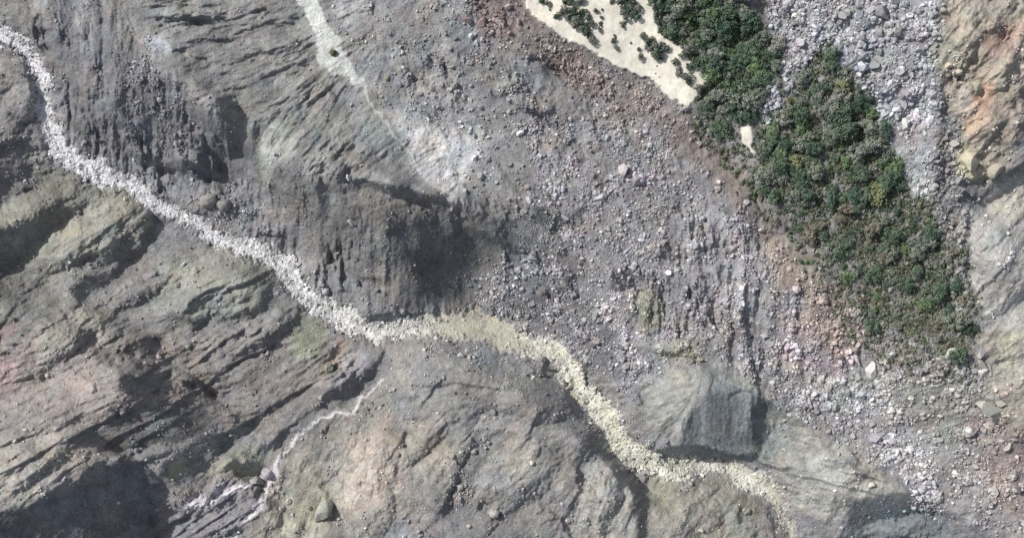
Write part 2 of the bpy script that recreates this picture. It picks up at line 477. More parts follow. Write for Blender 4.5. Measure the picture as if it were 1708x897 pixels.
for i in range(NA):
    th = math.pi * i / NA
    kp = np.abs(-kx * math.sin(th) + ky * math.cos(th))
    kl = np.abs(kx * math.cos(th) + ky * math.sin(th))
    amp = ((kp ** 2 + (4.5 * kl) ** 2) + 1e-5) ** -0.85
    amp = amp * np.exp(-(kk * 2.4) ** 2) * (1 - np.exp(-(kk * 90) ** 2))
    n = spec(amp)
    n = n - 0.9 * np.abs(spec(amp))
    n = slope_unit(n)
    dth = np.abs((angf - th + math.pi / 2) % math.pi - math.pi / 2)
    w = np.clip(1 - dth / (math.pi / NA), 0, 1)
    ani += n * np.sqrt(w)
iso = spec(band(2.4, 60, 1.8)) - 0.8 * np.abs(spec(band(4, 90, 1.9)))
iso = slope_unit(iso)
mod = np.exp(0.45 * spec(band(30, 200, 1.5)))
big = slope_unit(spec(band(40, 260, 2.0)) - 0.7 * np.abs(spec(band(50, 260, 2.0))))
clod = slope_unit(np.maximum(spec(band(4, 14, 0.5)) - 0.7, 0))     # scattered lumps
def ledges(deg, period, warp, soft=.10):
    """layered slabs: gentle back slopes and short drops that face down-light"""
    a = math.radians(deg)
    kp_ = np.abs(-kx * math.sin(a) + ky * math.cos(a))
    kl_ = np.abs(kx * math.cos(a) + ky * math.sin(a))
    ke_ = np.sqrt(kp_ ** 2 + (3.0 * kl_) ** 2) + 1e-6
    lo_ = ke_ ** -1.8 * np.exp(-(ke_ * 50) ** 2) * (1 - np.exp(-(ke_ * 400) ** 2))
    mi_ = ke_ ** -1.4 * np.exp(-(ke_ * 6) ** 2) * (1 - np.exp(-(ke_ * 60) ** 2))
    u = -xx * math.sin(a) + yy * math.cos(a) + spec(lo_) * warp * .8 + spec(mi_) * min(5.0, warp * .14)
    t = (u / period) % 1.0
    ramp = np.where(t < 1 - soft, t / (1 - soft), (1 - t) / soft)
    ga_ = ke_ ** -1.3 * np.exp(-(ke_ * 24) ** 2) * (1 - np.exp(-(ke_ * 200) ** 2))
    gate = np.clip(.2 + .7 * spec(ga_), 0, 1.3)
    return (ramp - .5) * gate * period * PX


LEDGE = np.zeros((NH, NW), np.float32)
for pts, deg, amp, p1, p2 in (
        ([(-170, 450), (60, 455), (205, 452), (250, 440), (420, 420), (560, 560), (600, 620), (470, 740), (250, 770), (60, 830), (-170, 880)], -30, .075, 60, 13),
        ([(-170, 560), (100, 620), (280, 620), (300, 700), (100, 800), (-170, 860)], -24, .06, 26, 8),
        ([(200, -112), (520, -112), (560, 140), (450, 230), (330, 150), (220, 70)], -12, .035, 22, 9),
        ([(470, 130), (560, 130), (700, 290), (600, 290), (450, 250)], -45, .05, 20, 9),
        ([(600, 640), (950, 620), (1050, 740), (1050, 900), (600, 900), (520, 780)], -50, .04, 90, 26),
        ([(1585, -112), (1877, -112), (1877, 300), (1640, 290), (1600, 180)], -50, .10, 40, 13),
        ([(1620, 300), (1877, 270), (1877, 720), (1660, 690), (1625, 500)], -48, .06, 60, 20),
        ([(1290, 745), (1430, 760), (1480, 810), (1400, 880), (1300, 850)], 14, .10, 36, 14),
        ([(270, 860), (400, 800), (450, 840), (390, 900), (250, 900)], -32, .25, 16, 8),
        ([(90, -112), (200, 60), (330, 170), (440, 270), (440, 330), (330, 330), (180, 290), (110, 240), (85, 150)], 88, .12, 38, 15)):
    sl, m = poly(pts, 22)
    L_ = ledges(deg, p1, p1 * .55) + .8 * ledges(deg + 4, p2, p2 * .9, .2)
    LEDGE[sl] += (L_ * amp * 1.5)[sl] * m
LEDGE = blur(LEDGE, .8) * (1 - M_STREAM)
HUMPS = [(150, 395, 112, 40, -28, 3.2), (50, 345, 95, 26, -28, 2.4), (350, 475, 112, 46, -25, 2.2), (425, 556, 72, 26, -30, 2.8), (232, 482, 70, 22, -34, 2.0),
         (110, 556, 110, 36, -28, 2.4), (170, 655, 150, 44, -20, 2.4), (60, 765, 110, 36, -28, 2.4), (490, 632, 85, 28, -35, 1.2), (300, 640, 45, 18, -15, 1.7),
         (400, 760, 52, 20, -30, 1.5), (235, 762, 62, 15, -20, 2.0), (740, 655, 120, 48, 0, 1.8), (885, 665, 66, 40, 10, 2.4), (865, 790, 85, 52, -40, 3.0),
         (705, 735, 60, 20, -50, 1.8), (1005, 832, 80, 30, -74, 2.8), (620, 830, 85, 46, -80, 1.8), (1145, 862, 62, 40, -20, 2.2), (1365, 800, 90, 42, 15, 2.4),
         (1500, 882, 80, 20, -6, 2.2), (1172, 682, 100, 76, 8, 1.8), (1085, 515, 34, 20, 80, 1.6), (1125, 582, 34, 15, 10, 1.4), (1668, 430, 120, 44, -66, 2.6),
         (600, 245, 105, 50, -30, 1.6), (1690, 110, 60, 22, -48, 2.0), (1640, 225, 50, 24, -50, 2.0), (1615, 60, 60, 24, -66, 1.8), (350, 245, 60, 22, 60, 2.0),
         (25, 190, 60, 30, -60, 2.2), (556, 640, 50, 18, -40, .7)]
hump = np.zeros((NH, NW), np.float32)
for cx0, cy0, rx, ry, an, hh0 in HUMPS:
    c_, s_ = math.cos(math.radians(an)), math.sin(math.radians(an))
    sl = window([(cx0, cy0)], max(rx, ry) + 16)
    X_, Y_ = WX[sl] - cx0, WY[sl] - cy0
    rr_ = ((X_ * c_ + Y_ * s_) / rx) ** 2 + ((-X_ * s_ + Y_ * c_) / ry) ** 2
    hump[sl] = np.maximum(hump[sl], hh0 * np.clip(1 - rr_, 0, 1) ** .9)
hump *= (1 - M_STREAM) * (1 - np.clip(blur(M_RIV, 7) * 2.2, 0, 1))
H = hump + LEDGE + h_relief + h_valley + iso * ISO * mod + ani * ANI * 1.25 * mod + big * 0.07 * (1 - 0.6 * M_SAND) * (1 - 0.5 * M_STREAM)
H += clod * 0.10 * (1 - M_SAND)
# streambed lumps
lump = slope_unit(np.sqrt(np.abs(spec(band(6, 18, 0.6))) + 0.02))
H += lump * 0.34 * M_STREAM * (1 - pool * 0.9)
H += 0.35 * blur(M_RIV, 3) - .05 * M_RIV
H = H.astype(np.float32)


def samp(F, x, y):
    """bilinear reading of a map, mirrored beyond its border"""
    u = np.asarray(x, np.float64) - X0
    v = np.asarray(y, np.float64) - Y0
    u = np.abs((u + (NW - 1)) % (2 * (NW - 1)) - (NW - 1))
    v = np.abs((v + (NH - 1)) % (2 * (NH - 1)) - (NH - 1))
    i = np.clip(u.astype(int), 0, NW - 2)
    j = np.clip(v.astype(int), 0, NH - 2)
    fu = (u - i)
    fv = (v - j)
    if F.ndim == 3:
        fu = fu[..., None]
        fv = fv[..., None]
    return (F[j, i] * (1 - fu) * (1 - fv) + F[j, i + 1] * fu * (1 - fv) + F[j + 1, i] * (1 - fu) * fv + F[j + 1, i + 1] * fu * fv)


def to_world(x, y, h):
    f = PX * (CAMH - h) / CAMH
    return (x - CX) * f, (CY - y) * f


# ------------------------------------------------------------------ rock and soil colours (own colour of the ground, plus some painted light and shade)
def lin(c):
    c = np.asarray(c, np.float32) / 255.0
    return np.where(c <= 0.04045, c / 12.92, ((c + 0.055) / 1.055) ** 2.4)


GAIN = 1.0
A = np.zeros((NH, NW, 3), np.float32)
A[:] = lin((132, 129, 128))
PAINT = [
    ([(120, -60), (520, -60), (600, 140), (735, 315), (600, 300), (440, 270), (330, 170), (200, 70)], (137, 136, 132), 20, .9),
    ([(80, -60), (200, 60), (330, 170), (440, 270), (440, 330), (330, 330), (180, 290), (110, 240), (85, 150)], (122, 121, 126), 18, .9),
    ([(440, 280), (640, 310), (800, 340), (800, 500), (640, 520), (540, 480), (440, 400)], (125, 123, 120), 18, .9),
    ([(240, 290), (440, 300), (560, 460), (560, 510), (450, 410), (300, 340)], (138, 137, 140), 14, .8),
    ([(520, -60), (870, -60), (900, 200), (860, 330), (735, 315), (600, 140)], (142, 141, 141), 18, .9),
    ([(650, 190), (700, 195), (760, 205), (805, 225), (785, 290), (745, 328), (700, 290), (672, 240)], (189, 188, 187), 22, .95),
    ([(540, -60), (610, -60), (600, 30), (570, 60)], (158, 158, 158), 12, .8),
    ([(770, -60), (880, -60), (890, 30), (860, 70), (800, 60)], (132, 112, 109), 16, .85),
    ([(870, -20), (940, 70), (1040, 125), (1140, 185), (1250, 300), (1330, 390), (1280, 420), (1180, 300), (1080, 210), (960, 150), (880, 90)], (134, 119, 112), 18, .9),
    ([(880, 180), (1080, 210), (1280, 420), (1330, 640), (1250, 640), (1180, 600), (1060, 640), (960, 590), (870, 400)], (144, 140, 142), 24, .9),
    ([(790, 460), (870, 400), (970, 470), (1060, 600), (1060, 650), (900, 570), (800, 520)], (116, 115, 119), 12, .9),
    ([(1280, 500), (1420, 530), (1560, 620), (1640, 720), (1708, 800), (1760, 960), (1560, 900), (1440, 770), (1290, 730)], (145, 141, 142), 20, .9),
    ([(1300, 520), (1420, 520), (1440, 600), (1380, 640), (1310, 600)], (156, 138, 142), 16, .8),
    ([(1330, 440), (1400, 480), (1440, 560), (1400, 600), (1340, 540)], (148, 130, 115), 16, .85),
    ([(1480, 640), (1600, 640), (1620, 760), (1540, 740)], (136, 134, 122), 20, .7),
    ([(1600, 690), (1760, 700), (1760, 880), (1660, 850)], (146, 130, 124), 20, .8),
    ([(1270, 380), (1340, 400), (1380, 480), (1300, 490)], (148, 130, 115), 16, .85),
    ([(1265, -60), (1590, -60), (1560, 130), (1562, 330), (1530, 330), (1490, 250), (1440, 150), (1380, 80), (1345, 110), (1310, 170), (1262, 222), (1252, 200), (1300, 110)], (152, 151, 156), 8, .95),
    ([(1480, 230), (1560, 240), (1555, 330), (1530, 330)], (166, 168, 167), 10, .8),
    ([(1585, -60), (1760, -60), (1760, 130), (1690, 250), (1620, 300), (1600, 200), (1560, 130)], (166, 153, 132), 12, .95),
    ([(1560, 60), (1605, 60), (1600, 100), (1550, 120)], (154, 155, 134), 9, .8),
    ([(1640, 60), (1708, 40), (1700, 90), (1640, 95)], (180, 144, 126), 10, .85),
    ([(1640, 140), (1662, 140), (1655, 175), (1622, 200), (1618, 180)], (196, 150, 112), 7, .8),
    ([(1610, 195), (1650, 190), (1640, 240), (1612, 230)], (190, 158, 122), 9, .85),
    ([(1595, 250), (1640, 240), (1660, 290), (1620, 300), (1600, 290)], (192, 180, 136), 8, .85),
    ([(1620, 250), (1708, 170), (1708, 260), (1640, 300)], (150, 142, 134), 10, .6),
    ([(1614, 350), (1660, 310), (1760, 270), (1760, 560), (1650, 545), (1622, 470)], (168, 164, 156), 5, .95),
    ([(1630, 540), (1760, 540), (1760, 720), (1660, 700)], (158, 153, 140), 12, .9),
    ([(1665, 560), (1695, 560), (1695, 620), (1670, 620)], (168, 166, 138), 12, .7),
    ([(-60, 360), (140, 300), (240, 330), (255, 380), (200, 430), (0, 460)], (146, 144, 129), 12, .95),
    ([(50, 255), (110, 260), (190, 310), (150, 330), (60, 360)], (124, 124, 116), 10, .9),
    ([(85, 385), (130, 372), (140, 395), (100, 405)], (176, 162, 136), 10, .8),
    ([(-60, 440), (110, 430), (130, 500), (-60, 580)], (132, 130, 122), 14, .8),
    ([(-60, 600), (110, 520), (200, 600), (240, 700), (100, 770), (-60, 850)], (148, 136, 130), 20, .95),
    ([(-60, 600), (30, 605), (30, 650), (-60, 650)], (172, 138, 132), 12, .8), ([(-60, 540), (30, 540), (10, 560), (-60, 575)], (150, 120, 116), 10, .7),
    ([(60, 560), (120, 510), (190, 520), (180, 570), (70, 600)], (156, 151, 139), 12, .8),
    ([(-60, 750), (90, 700), (170, 760), (60, 830), (-60, 850)], (160, 152, 140), 16, .8),
    ([(250, 430), (400, 400), (470, 460), (440, 520), (330, 540), (260, 520)], (140, 141, 130), 16, .9),
    ([(200, 570), (460, 530), (600, 590), (440, 720), (240, 680)], (134, 126, 120), 20, .8),
    ([(490, 520), (530, 530), (545, 560), (520, 600), (490, 596)], (142, 148, 118), 8, .8),
    ([(560, 565), (585, 570), (565, 610), (545, 610)], (164, 138, 116), 8, .7),
    ([(560, 600), (612, 590), (610, 620), (570, 640)], (164, 154, 158), 10, .7),
    ([(430, 790), (540, 700), (640, 640), (760, 720), (700, 840), (600, 900), (420, 910)], (152, 145, 133), 26, .9),
    ([(570, 740), (640, 720), (680, 790), (640, 860), (560, 850)], (182, 166, 148), 22, .8), ([(520, 800), (560, 810), (540, 910), (440, 900)], (172, 166, 138), 16, .7),
    ([(710, 760), (770, 720), (790, 730), (740, 790)], (170, 162, 142), 10, .7), ([(690, 700), (750, 700), (740, 740), (690, 740)], (150, 140, 126), 12, .6),
    ([(640, 575), (900, 600), (960, 720), (1000, 760), (900, 880), (760, 870), (780, 720), (660, 690)], (139, 136, 132), 24, .85),
    ([(640, 580), (720, 580), (700, 640), (650, 660)], (156, 154, 152), 18, .7), ([(820, 760), (900, 740), (940, 800), (880, 860)], (152, 148, 138), 20, .8),
    ([(975, 790), (1010, 755), (1050, 800), (1060, 910), (940, 910)], (158, 154, 144), 8, .9),
    ([(1080, 800), (1250, 800), (1280, 900), (1070, 910)], (148, 143, 128), 12, .9), ([(1085, 800), (1110, 800), (1110, 850), (1090, 850)], (146, 146, 118), 8, .8),
    ([(1065, 650), (1180, 598), (1290, 660), (1275, 770), (1100, 765)], (140, 144, 142), 8, .95),
    ([(1075, 660), (1150, 615), (1180, 640), (1130, 720)], (157, 156, 147), 16, .8), ([(1190, 650), (1290, 670), (1275, 765), (1170, 760)], (116, 125, 128), 14, .8),  # knoll: painted highlight on the sunward side, painted shade on the right
    ([(1065, 480), (1105, 490), (1110, 540), (1070, 552)], (140, 140, 120), 6, .9), ([(1090, 570), (1150, 565), (1180, 600), (1100, 600)], (146, 147, 128), 8, .9),
    ([(1285, 690), (1330, 700), (1440, 760), (1490, 815), (1400, 870), (1300, 840)], (156, 154, 144), 10, .95),
    ([(1260, 680), (1340, 690), (1330, 760), (1270, 770)], (140, 146, 138), 12, .7),
    ([(1390, 910), (1430, 830), (1560, 850), (1640, 910)], (116, 126, 131), 10, .95), ([(1380, 620), (1470, 620), (1470, 680), (1380, 680)], (130, 134, 132), 16, .6),  # first patch: bluish shade of the bottom-right hollow, painted into the rock
    ([(440, 210), (480, 205), (490, 260), (440, 300), (430, 250)], (164, 170, 163), 12, .8), ([(600, 200), (660, 220), (690, 270), (630, 260), (590, 230)], (126, 134, 132), 18, .7),
    ([(120, -60), (150, -60), (150, 60), (125, 50)], (166, 166, 168), 12, .7), ([(48, -60), (80, -60), (75, 30), (55, 20)], (168, 168, 166), 5, .8),
    ([(230, 65), (285, 70), (288, 88), (250, 92)], (164, 163, 170), 8, .8), ([(270, 855), (390, 800), (450, 830), (390, 890), (260, 905)], (136, 132, 140), 8, .9),
    ([(640, 362), (790, 370), (787, 492), (692, 524), (655, 438)], (112, 112, 114), 12, .8),  # shade of the central cliff, darkened in the colour as well
    ([(790, 345), (880, 340), (950, 360), (930, 400), (850, 420), (800, 440)], (120, 122, 120), 10, .8),
    ([(-80, 860), (60, 838), (200, 770), (270, 806), (260, 920), (-80, 940)], (112, 112, 118), 10, .8),  # bottom-left corner: its shadow also painted as darker ground
    ([(100, 738), (185, 690), (200, 674), (372, 684), (290, 738), (190, 752)], (120, 119, 116), 8, .8),  # painted shade along the dark band of the left slope
    ([(280, 770), (310, 768), (312, 790), (285, 800)], (146, 150, 116), 8, .8), ([(340, 790), (390, 745), (440, 740), (420, 790)], (150, 152, 126), 10, .7),
    ([(375, 812), (400, 806), (395, 816), (345, 838), (320, 846), (312, 838)], (196, 192, 196), 4, .5),
]
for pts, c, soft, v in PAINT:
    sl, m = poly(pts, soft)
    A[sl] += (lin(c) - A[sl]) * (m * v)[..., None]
_g = A.mean(-1, keepdims=True)
A = (_g + (A - _g) * 0.58) * np.array([.995, 1.004, 1.0], np.float32)
# mottling of the minerals: broad, medium and fine, with a little hue drift
mot = 0.08 * spec(band(20, 200, 1.3)) + 0.10 * spec(band(4, 40, 1.0)) + 0.05 * spec(band(1.2, 8, 0.5))
gr = slope_unit(ani)
grn = ani / ani.std()
A *= np.exp(mot)[..., None]
hue = spec(band(15, 140, 1.3))
hue2 = spec(band(12, 90, 1.2))
A[..., 0] *= 1 + 0.02 * hue
A[..., 2] *= 1 - 0.022 * hue
A[..., 1] *= 1 + 0.014 * hue2
# chute dust, sand, stream silt
dust = lin((200, 203, 198))
A += (dust - A) * (M_CHUTE * (0.85 - 0.2 * np.clip(spec(band(6, 40, 1)), -1, 1)) * np.clip((230 - yy) / 60, 0.7, 1))[..., None]
sand = lin((217, 212, 198))
A += (sand * np.exp(0.07 * spec(band(10, 120, 1.2)) + .05 * spec(band(2, 12, .6)))[..., None] - A) * (M_SAND * .97)[..., None]
sc = np.zeros_like(A)
t_ = np.clip((xx - 380) / 500, 0, 1)[..., None]
sc[:] = lin((216, 215, 216)) * (1 - t_) + lin((212, 211, 198)) * t_
sc *= np.exp(0.12 * spec(band(3, 30, .8)) + .06 * spec(band(30, 120, 1)))[..., None]
end_ = (sm((xx - 1270) / 40) * (yy > 700))[..., None]
sc = sc * (1 - end_) + lin((160, 155, 142)) * end_
yel = (np.clip(.4 + .5 * spec(band(15, 70, 1)), 0, 1) * sm((xx - 900) / 60))[..., None]
sc = sc * (1 - .4 * yel) + .4 * yel * lin((196, 193, 164))
p_ = pool[..., None]
sc = sc * (1 - p_) + lin((190, 186, 168)) * p_
t2 = np.clip((xx - 1080) / 120, 0, 1)[..., None] * (yy > 700)[..., None]
sc = sc * (1 - t2) + sc * np.array([1.0, 1.0, 1.05]) * 1.0 * t2
A += (sc - A) * (M_STREAM * .93 * (1 - .35 * np.clip(spec(band(8, 50, 1)) - .6, 0, 1)))[..., None]
fr = sm(0.5 - (streamd - 6) / 16.0) * (1 - M_STREAM) * np.clip(0.4 + 0.4 * spec(band(5, 40, 1)), 0, 1)
fr *= np.where((xx > 380) & (xx < 560), 1.1, 0.6)
A += (lin((178, 177, 174)) - A) * fr[..., None]
A += (lin((218, 214, 214)) - A) * (M_RIV * .95)[..., None]
A = np.clip(A * GAIN, 0.01, 0.85).astype(np.float32)
STONE_A = A.copy()

# ------------------------------------------------------------------ materials


def new_mat(name):
    m = bpy.data.materials.new(name)
    m.use_nodes = True
    nt = m.node_tree
    b = nt.nodes["Principled BSDF"]
    b.inputs["Roughness"].default_value = 0.95
    b.inputs["Specular IOR Level"].default_value = 0.12
    return m, nt, b


def rough_colour(nt, b, src, scale, lo, hi, bump_scale, bump_dist, bump_str=1.0):
    """src colour times a fine noise, plus a bump"""
    tc = nt.nodes.new("ShaderNodeNewGeometry")
    n = nt.nodes.new("ShaderNodeTexNoise")
    n.inputs["Scale"].default_value = scale
    n.inputs["Detail"].default_value = 5
    n.inputs["Roughness"].default_value = 0.7
    nt.links.new(tc.outputs["Position"], n.inputs["Vector"])
    mr = nt.nodes.new("ShaderNodeMapRange")
    mr.inputs[1].default_value = 0.3
    mr.inputs[2].default_value = 0.7
    mr.inputs[3].default_value = lo
    mr.inputs[4].default_value = hi
    nt.links.new(n.outputs["Fac"], mr.inputs[0])
    vm = nt.nodes.new("ShaderNodeVectorMath")
    vm.operation = 'SCALE'
    nt.links.new(src, vm.inputs[0])
    nt.links.new(mr.outputs[0], vm.inputs[3])
    nt.links.new(vm.outputs[0], b.inputs["Base Color"])
    if bump_dist > 0:
        n2 = nt.nodes.new("ShaderNodeTexNoise")
        n2.inputs["Scale"].default_value = bump_scale
        n2.inputs["Detail"].default_value = 4
        n2.inputs["Roughness"].default_value = 0.65
        nt.links.new(tc.outputs["Position"], n2.inputs["Vector"])
        bp = nt.nodes.new("ShaderNodeBump")
        bp.inputs["Strength"].default_value = bump_str
        bp.inputs["Distance"].default_value = bump_dist
        nt.links.new(n2.outputs["Fac"], bp.inputs["Height"])
        nt.links.new(bp.outputs[0], b.inputs["Normal"])


def attr(nt, name="Col"):
    a = nt.nodes.new("ShaderNodeAttribute")
    a.attribute_name = name
    return a.outputs["Color"]


def objcol(nt):
    a = nt.nodes.new("ShaderNodeObjectInfo")
    return a.outputs["Color"]


M_GROUND, nt, b = new_mat("weathered_rock"); rough_colour(nt, b, attr(nt), 2.2, .84, 1.16, 1.6, 0.28)
M_SILT, nt, b = new_mat("pale_silt"); rough_colour(nt, b, attr(nt), 2.0, .88, 1.10, 1.8, 0.25)
M_SANDM, nt, b = new_mat("cream_sand"); rough_colour(nt, b, attr(nt), 1.0, .95, 1.04, 1.2, 0.05)
M_STONES, nt, b = new_mat("scree_stone"); rough_colour(nt, b, attr(nt), 3.0, .85, 1.15, 3.0, 0.05)
M_BOULDER, nt, b = new_mat("boulder_rock"); rough_colour(nt, b, objcol(nt), 2.0, .75, 1.22, 2.0, 0.12)
M_LEAF, nt, b = new_mat("foliage"); rough_colour(nt, b, objcol(nt), 1.1, .55, 1.5, 1, 0)
b.inputs["Roughness"].default_value = 0.7
M_UNDER, nt, b = new_mat("undergrowth_foliage"); rough_colour(nt, b, attr(nt), 1.1, .6, 1.45, 1, 0)
M_BARK, nt, b = new_mat("bark"); rough_colour(nt, b, objcol(nt), 6.0, .7, 1.2, 5, 0.02)


def mesh_np(name, co, faces, mat, smooth=False, colour=None):
    """faces: (n, k) int array"""
    me = bpy.data.meshes.new(name)
    co = np.ascontiguousarray(co, np.float32)
    faces = np.ascontiguousarray(faces, np.int32)
    k = faces.shape[1]
    me.vertices.add(len(co))
    me.vertices.foreach_set("co", co.ravel())
    me.loops.add(faces.size)
    me.loops.foreach_set("vertex_index", faces.ravel())
    me.polygons.add(len(faces))
    me.polygons.foreach_set("loop_start", np.arange(0, faces.size, k, dtype=np.int32))
    me.polygons.foreach_set("use_smooth", np.full(len(faces), smooth, bool))
    me.update(calc_edges=True)
    if colour is not None:
        ca = me.color_attributes.new("Col", 'FLOAT_COLOR', 'POINT')
        c4 = np.ones((len(co), 4), np.float32)
        c4[:, :3] = colour
        ca.data.foreach_set("color", c4.ravel())
    me.materials.append(mat)
    return me


def link(name, me, parent=None, **props):
    o = bpy.data.objects.new(name, me)
    COL.objects.link(o)
    if parent is not None:
        o.parent = parent
    for k, v in props.items():
        o[k] = v
    return o


# ------------------------------------------------------------------ the ground sheet
def axis(lo, hi, step, far):
    a = np.arange(lo, hi + step, step)
    out, s, x = [], step, a[-1]
    while x < hi + far:
        s *= 1.03 if s < 30 else 1.12
        x += s
        out.append(x)
    lo_, s, x = [], step, a[0]
    while x > lo - far:
        s *= 1.03 if s < 30 else 1.12
        x -= s
        lo_.append(x)
    return np.array(lo_[::-1] + list(a) + out)


gx = axis(-90, 1798, 1.5, 5200)
gy = axis(-70, 967, 1.5, 4200)
GX, GY = np.meshgrid(gx, gy)
hh = samp(H, GX, GY)
out = np.maximum(np.maximum(np.maximum(-90 - GX, GX - 1798), np.maximum(-70 - GY, GY - 967)), 0)
# beyond the frame the valley sides rise gently and the fine relief dies out with the coarser mesh
hfar = 9 + 14 * np.sin(GX / 610.0 + 1.0) * np.sin(GY / 520.0 + 0.4) + 6 * np.sin(GX / 231.0) * np.sin(GY / 263.0 + 2)
tt = sm((out - 500) / 1100)
hh = hh * (1 - tt) + hfar * tt
wx, wy = to_world(GX, GY, np.where(out > 0, np.minimum(hh, 60), hh))
co = np.stack([wx, wy, hh], -1).reshape(-1, 3)
colr = samp(A, GX, GY).reshape(-1, 3)
ny, nx = GX.shape
idx = np.arange(ny * nx).reshape(ny, nx)
F = np.stack([idx[1:, :-1], idx[1:, 1:], idx[:-1, 1:], idx[:-1, :-1]], -1).reshape(-1, 4)
fx = (GX[1:, 1:] + GX[:-1, :-1]).ravel() / 2
fy = (GY[1:, 1:] + GY[:-1, :-1]).ravel() / 2
cls = np.zeros(len(F), int)
SCREE = np.zeros((NH, NW), np.float32)
for pts in ([(1265, -112), (1590, -112), (1560, 130), (1562, 330), (1530, 330), (1490, 250), (1440, 150), (1380, 80), (1320, 80)],
            [(790, 470), (870, 400), (850, 330), (735, 300), (600, 140), (640, -60), (860, -112), (880, 10), (940, 70), (1040, 125), (1140, 185), (1240, 300), (1330, 400), (1420, 540), (1560, 620),
             (1640, 720), (1760, 800), (1760, 960), (1560, 870), (1480, 790), (1430, 750), (1340, 700), (1290, 680), (1190, 600), (1100, 630), (1060, 660),
             (1090, 740), (1000, 670), (940, 580), (870, 560), (800, 515)]):
    sl, m = poly(pts, 2)
    SCREE[sl] = np.maximum(SCREE[sl], m)
cls[samp(SCREE, fx, fy) > .5] = 1
cls[samp(M_SAND, fx, fy) > .5] = 2
cls[(samp(M_STREAM, fx, fy) > .5)] = 3
cls[(samp(M_RIV, fx, fy) > .55) & (cls != 3)] = 4
for c, name, mat in ((0, "rocky_ground", M_GROUND), (1, "scree_slope", M_GROUND), (2, "sand_slope", M_SANDM), (3, "stream", M_SILT), (4, "rivulet", M_SILT)):
    f = F[cls == c]
    u, inv = np.unique(f, return_inverse=True)
    me = mesh_np(name, co[u], inv.reshape(f.shape), mat, True, colr[u])
    link(name, me, kind="structure")

# ------------------------------------------------------------------ rock shapes
def ico(sub):
    t = (1 + 5 ** .5) / 2
    v = np.array([(-1, t, 0), (1, t, 0), (-1, -t, 0), (1, -t, 0), (0, -1, t), (0, 1, t), (0, -1, -t), (0, 1, -t), (t, 0, -1), (t, 0, 1), (-t, 0, -1), (-t, 0, 1)], float)
    v /= np.linalg.norm(v[0])
    f = [(0, 11, 5), (0, 5, 1), (0, 1, 7), (0, 7, 10), (0, 10, 11), (1, 5, 9), (5, 11, 4), (11, 10, 2), (10, 7, 6), (7, 1, 8), (3, 9, 4), (3, 4, 2), (3, 2, 6), (3, 6, 8),
         (3, 8, 9), (4, 9, 5), (2, 4, 11), (6, 2, 10), (8, 6, 7), (9, 8, 1)]
    v = [tuple(a) for a in v]
    for _ in range(sub):
        cache, nf = {}, []

        def mid(a, b):
            k = (min(a, b), max(a, b))
            if k not in cache:
                m = np.array(v[a]) + np.array(v[b])
                v.append(tuple(m / np.linalg.norm(m)))
                cache[k] = len(v) - 1
            return cache[k]
        for a, b_, c in f:
            x, y, z = mid(a, b_), mid(b_, c), mid(c, a)
            nf += [(a, x, z), (b_, y, x), (c, z, y), (x, y, z)]
        f = nf
    return np.array(v), np.array(f)


def rock(sub, cuts, depth, rng, flat=1.0, noise=0.0):
    v, f = ico(sub)
    for _ in range(cuts):
        n = rng.standard_normal(3)
        n /= np.linalg.norm(n)
        d = rng.uniform(depth, 0.95)
        s = v @ n - d
        v = v - np.where(s > 0, s, 0)[:, None] * n
    if noise:
        for _ in range(5):
            n = rng.standard_normal(3) * 5
            v = v * (1 + noise * np.sin(v @ n + rng.uniform(0, 6)))[:, None]
    if sub == 3:
        v = (v - (v.max(0) + v.min(0)) / 2) / ((v.max(0) - v.min(0)) / 2)
    v[:, 2] *= flat
    return v, f


def rotmats(rng, n, tilt):
    a = rng.uniform(0, 2 * math.pi, n)
    tx = rng.normal(0, tilt, n)
    ty = rng.normal(0, tilt, n)
    ca, sa = np.cos(a), np.sin(a)
    R = np.zeros((n, 3, 3))
    R[:, 0, 0] = ca; R[:, 0, 1] = -sa; R[:, 1, 0] = sa; R[:, 1, 1] = ca; R[:, 2, 2] = 1
    Rx = np.zeros((n, 3, 3)); Rx[:, 0, 0] = 1; Rx[:, 1, 1] = np.cos(tx); Rx[:, 1, 2] = -np.sin(tx); Rx[:, 2, 1] = np.sin(tx); Rx[:, 2, 2] = np.cos(tx)
    Ry = np.zeros((n, 3, 3)); Ry[:, 1, 1] = 1; Ry[:, 0, 0] = np.cos(ty); Ry[:, 0, 2] = np.sin(ty); Ry[:, 2, 0] = -np.sin(ty); Ry[:, 2, 2] = np.cos(ty)
    return Rx @ Ry @ R


def scatter_density(dens, n, rng, margin=105):
    """n positions drawn from a density map"""
    d = dens.copy()
    d[(yy < -margin) | (yy > 897 + margin) | (xx < -margin) | (xx > 1708 + margin)] = 0
    p = d.ravel().astype(np.float64)
    c = np.cumsum(p)
    k = np.searchsorted(c, rng.uniform(0, c[-1], n))
    j, i = np.divmod(k, NW)
    return i + X0 + rng.uniform(-.5, .5, n), j + Y0 + rng.uniform(-.5, .5, n)


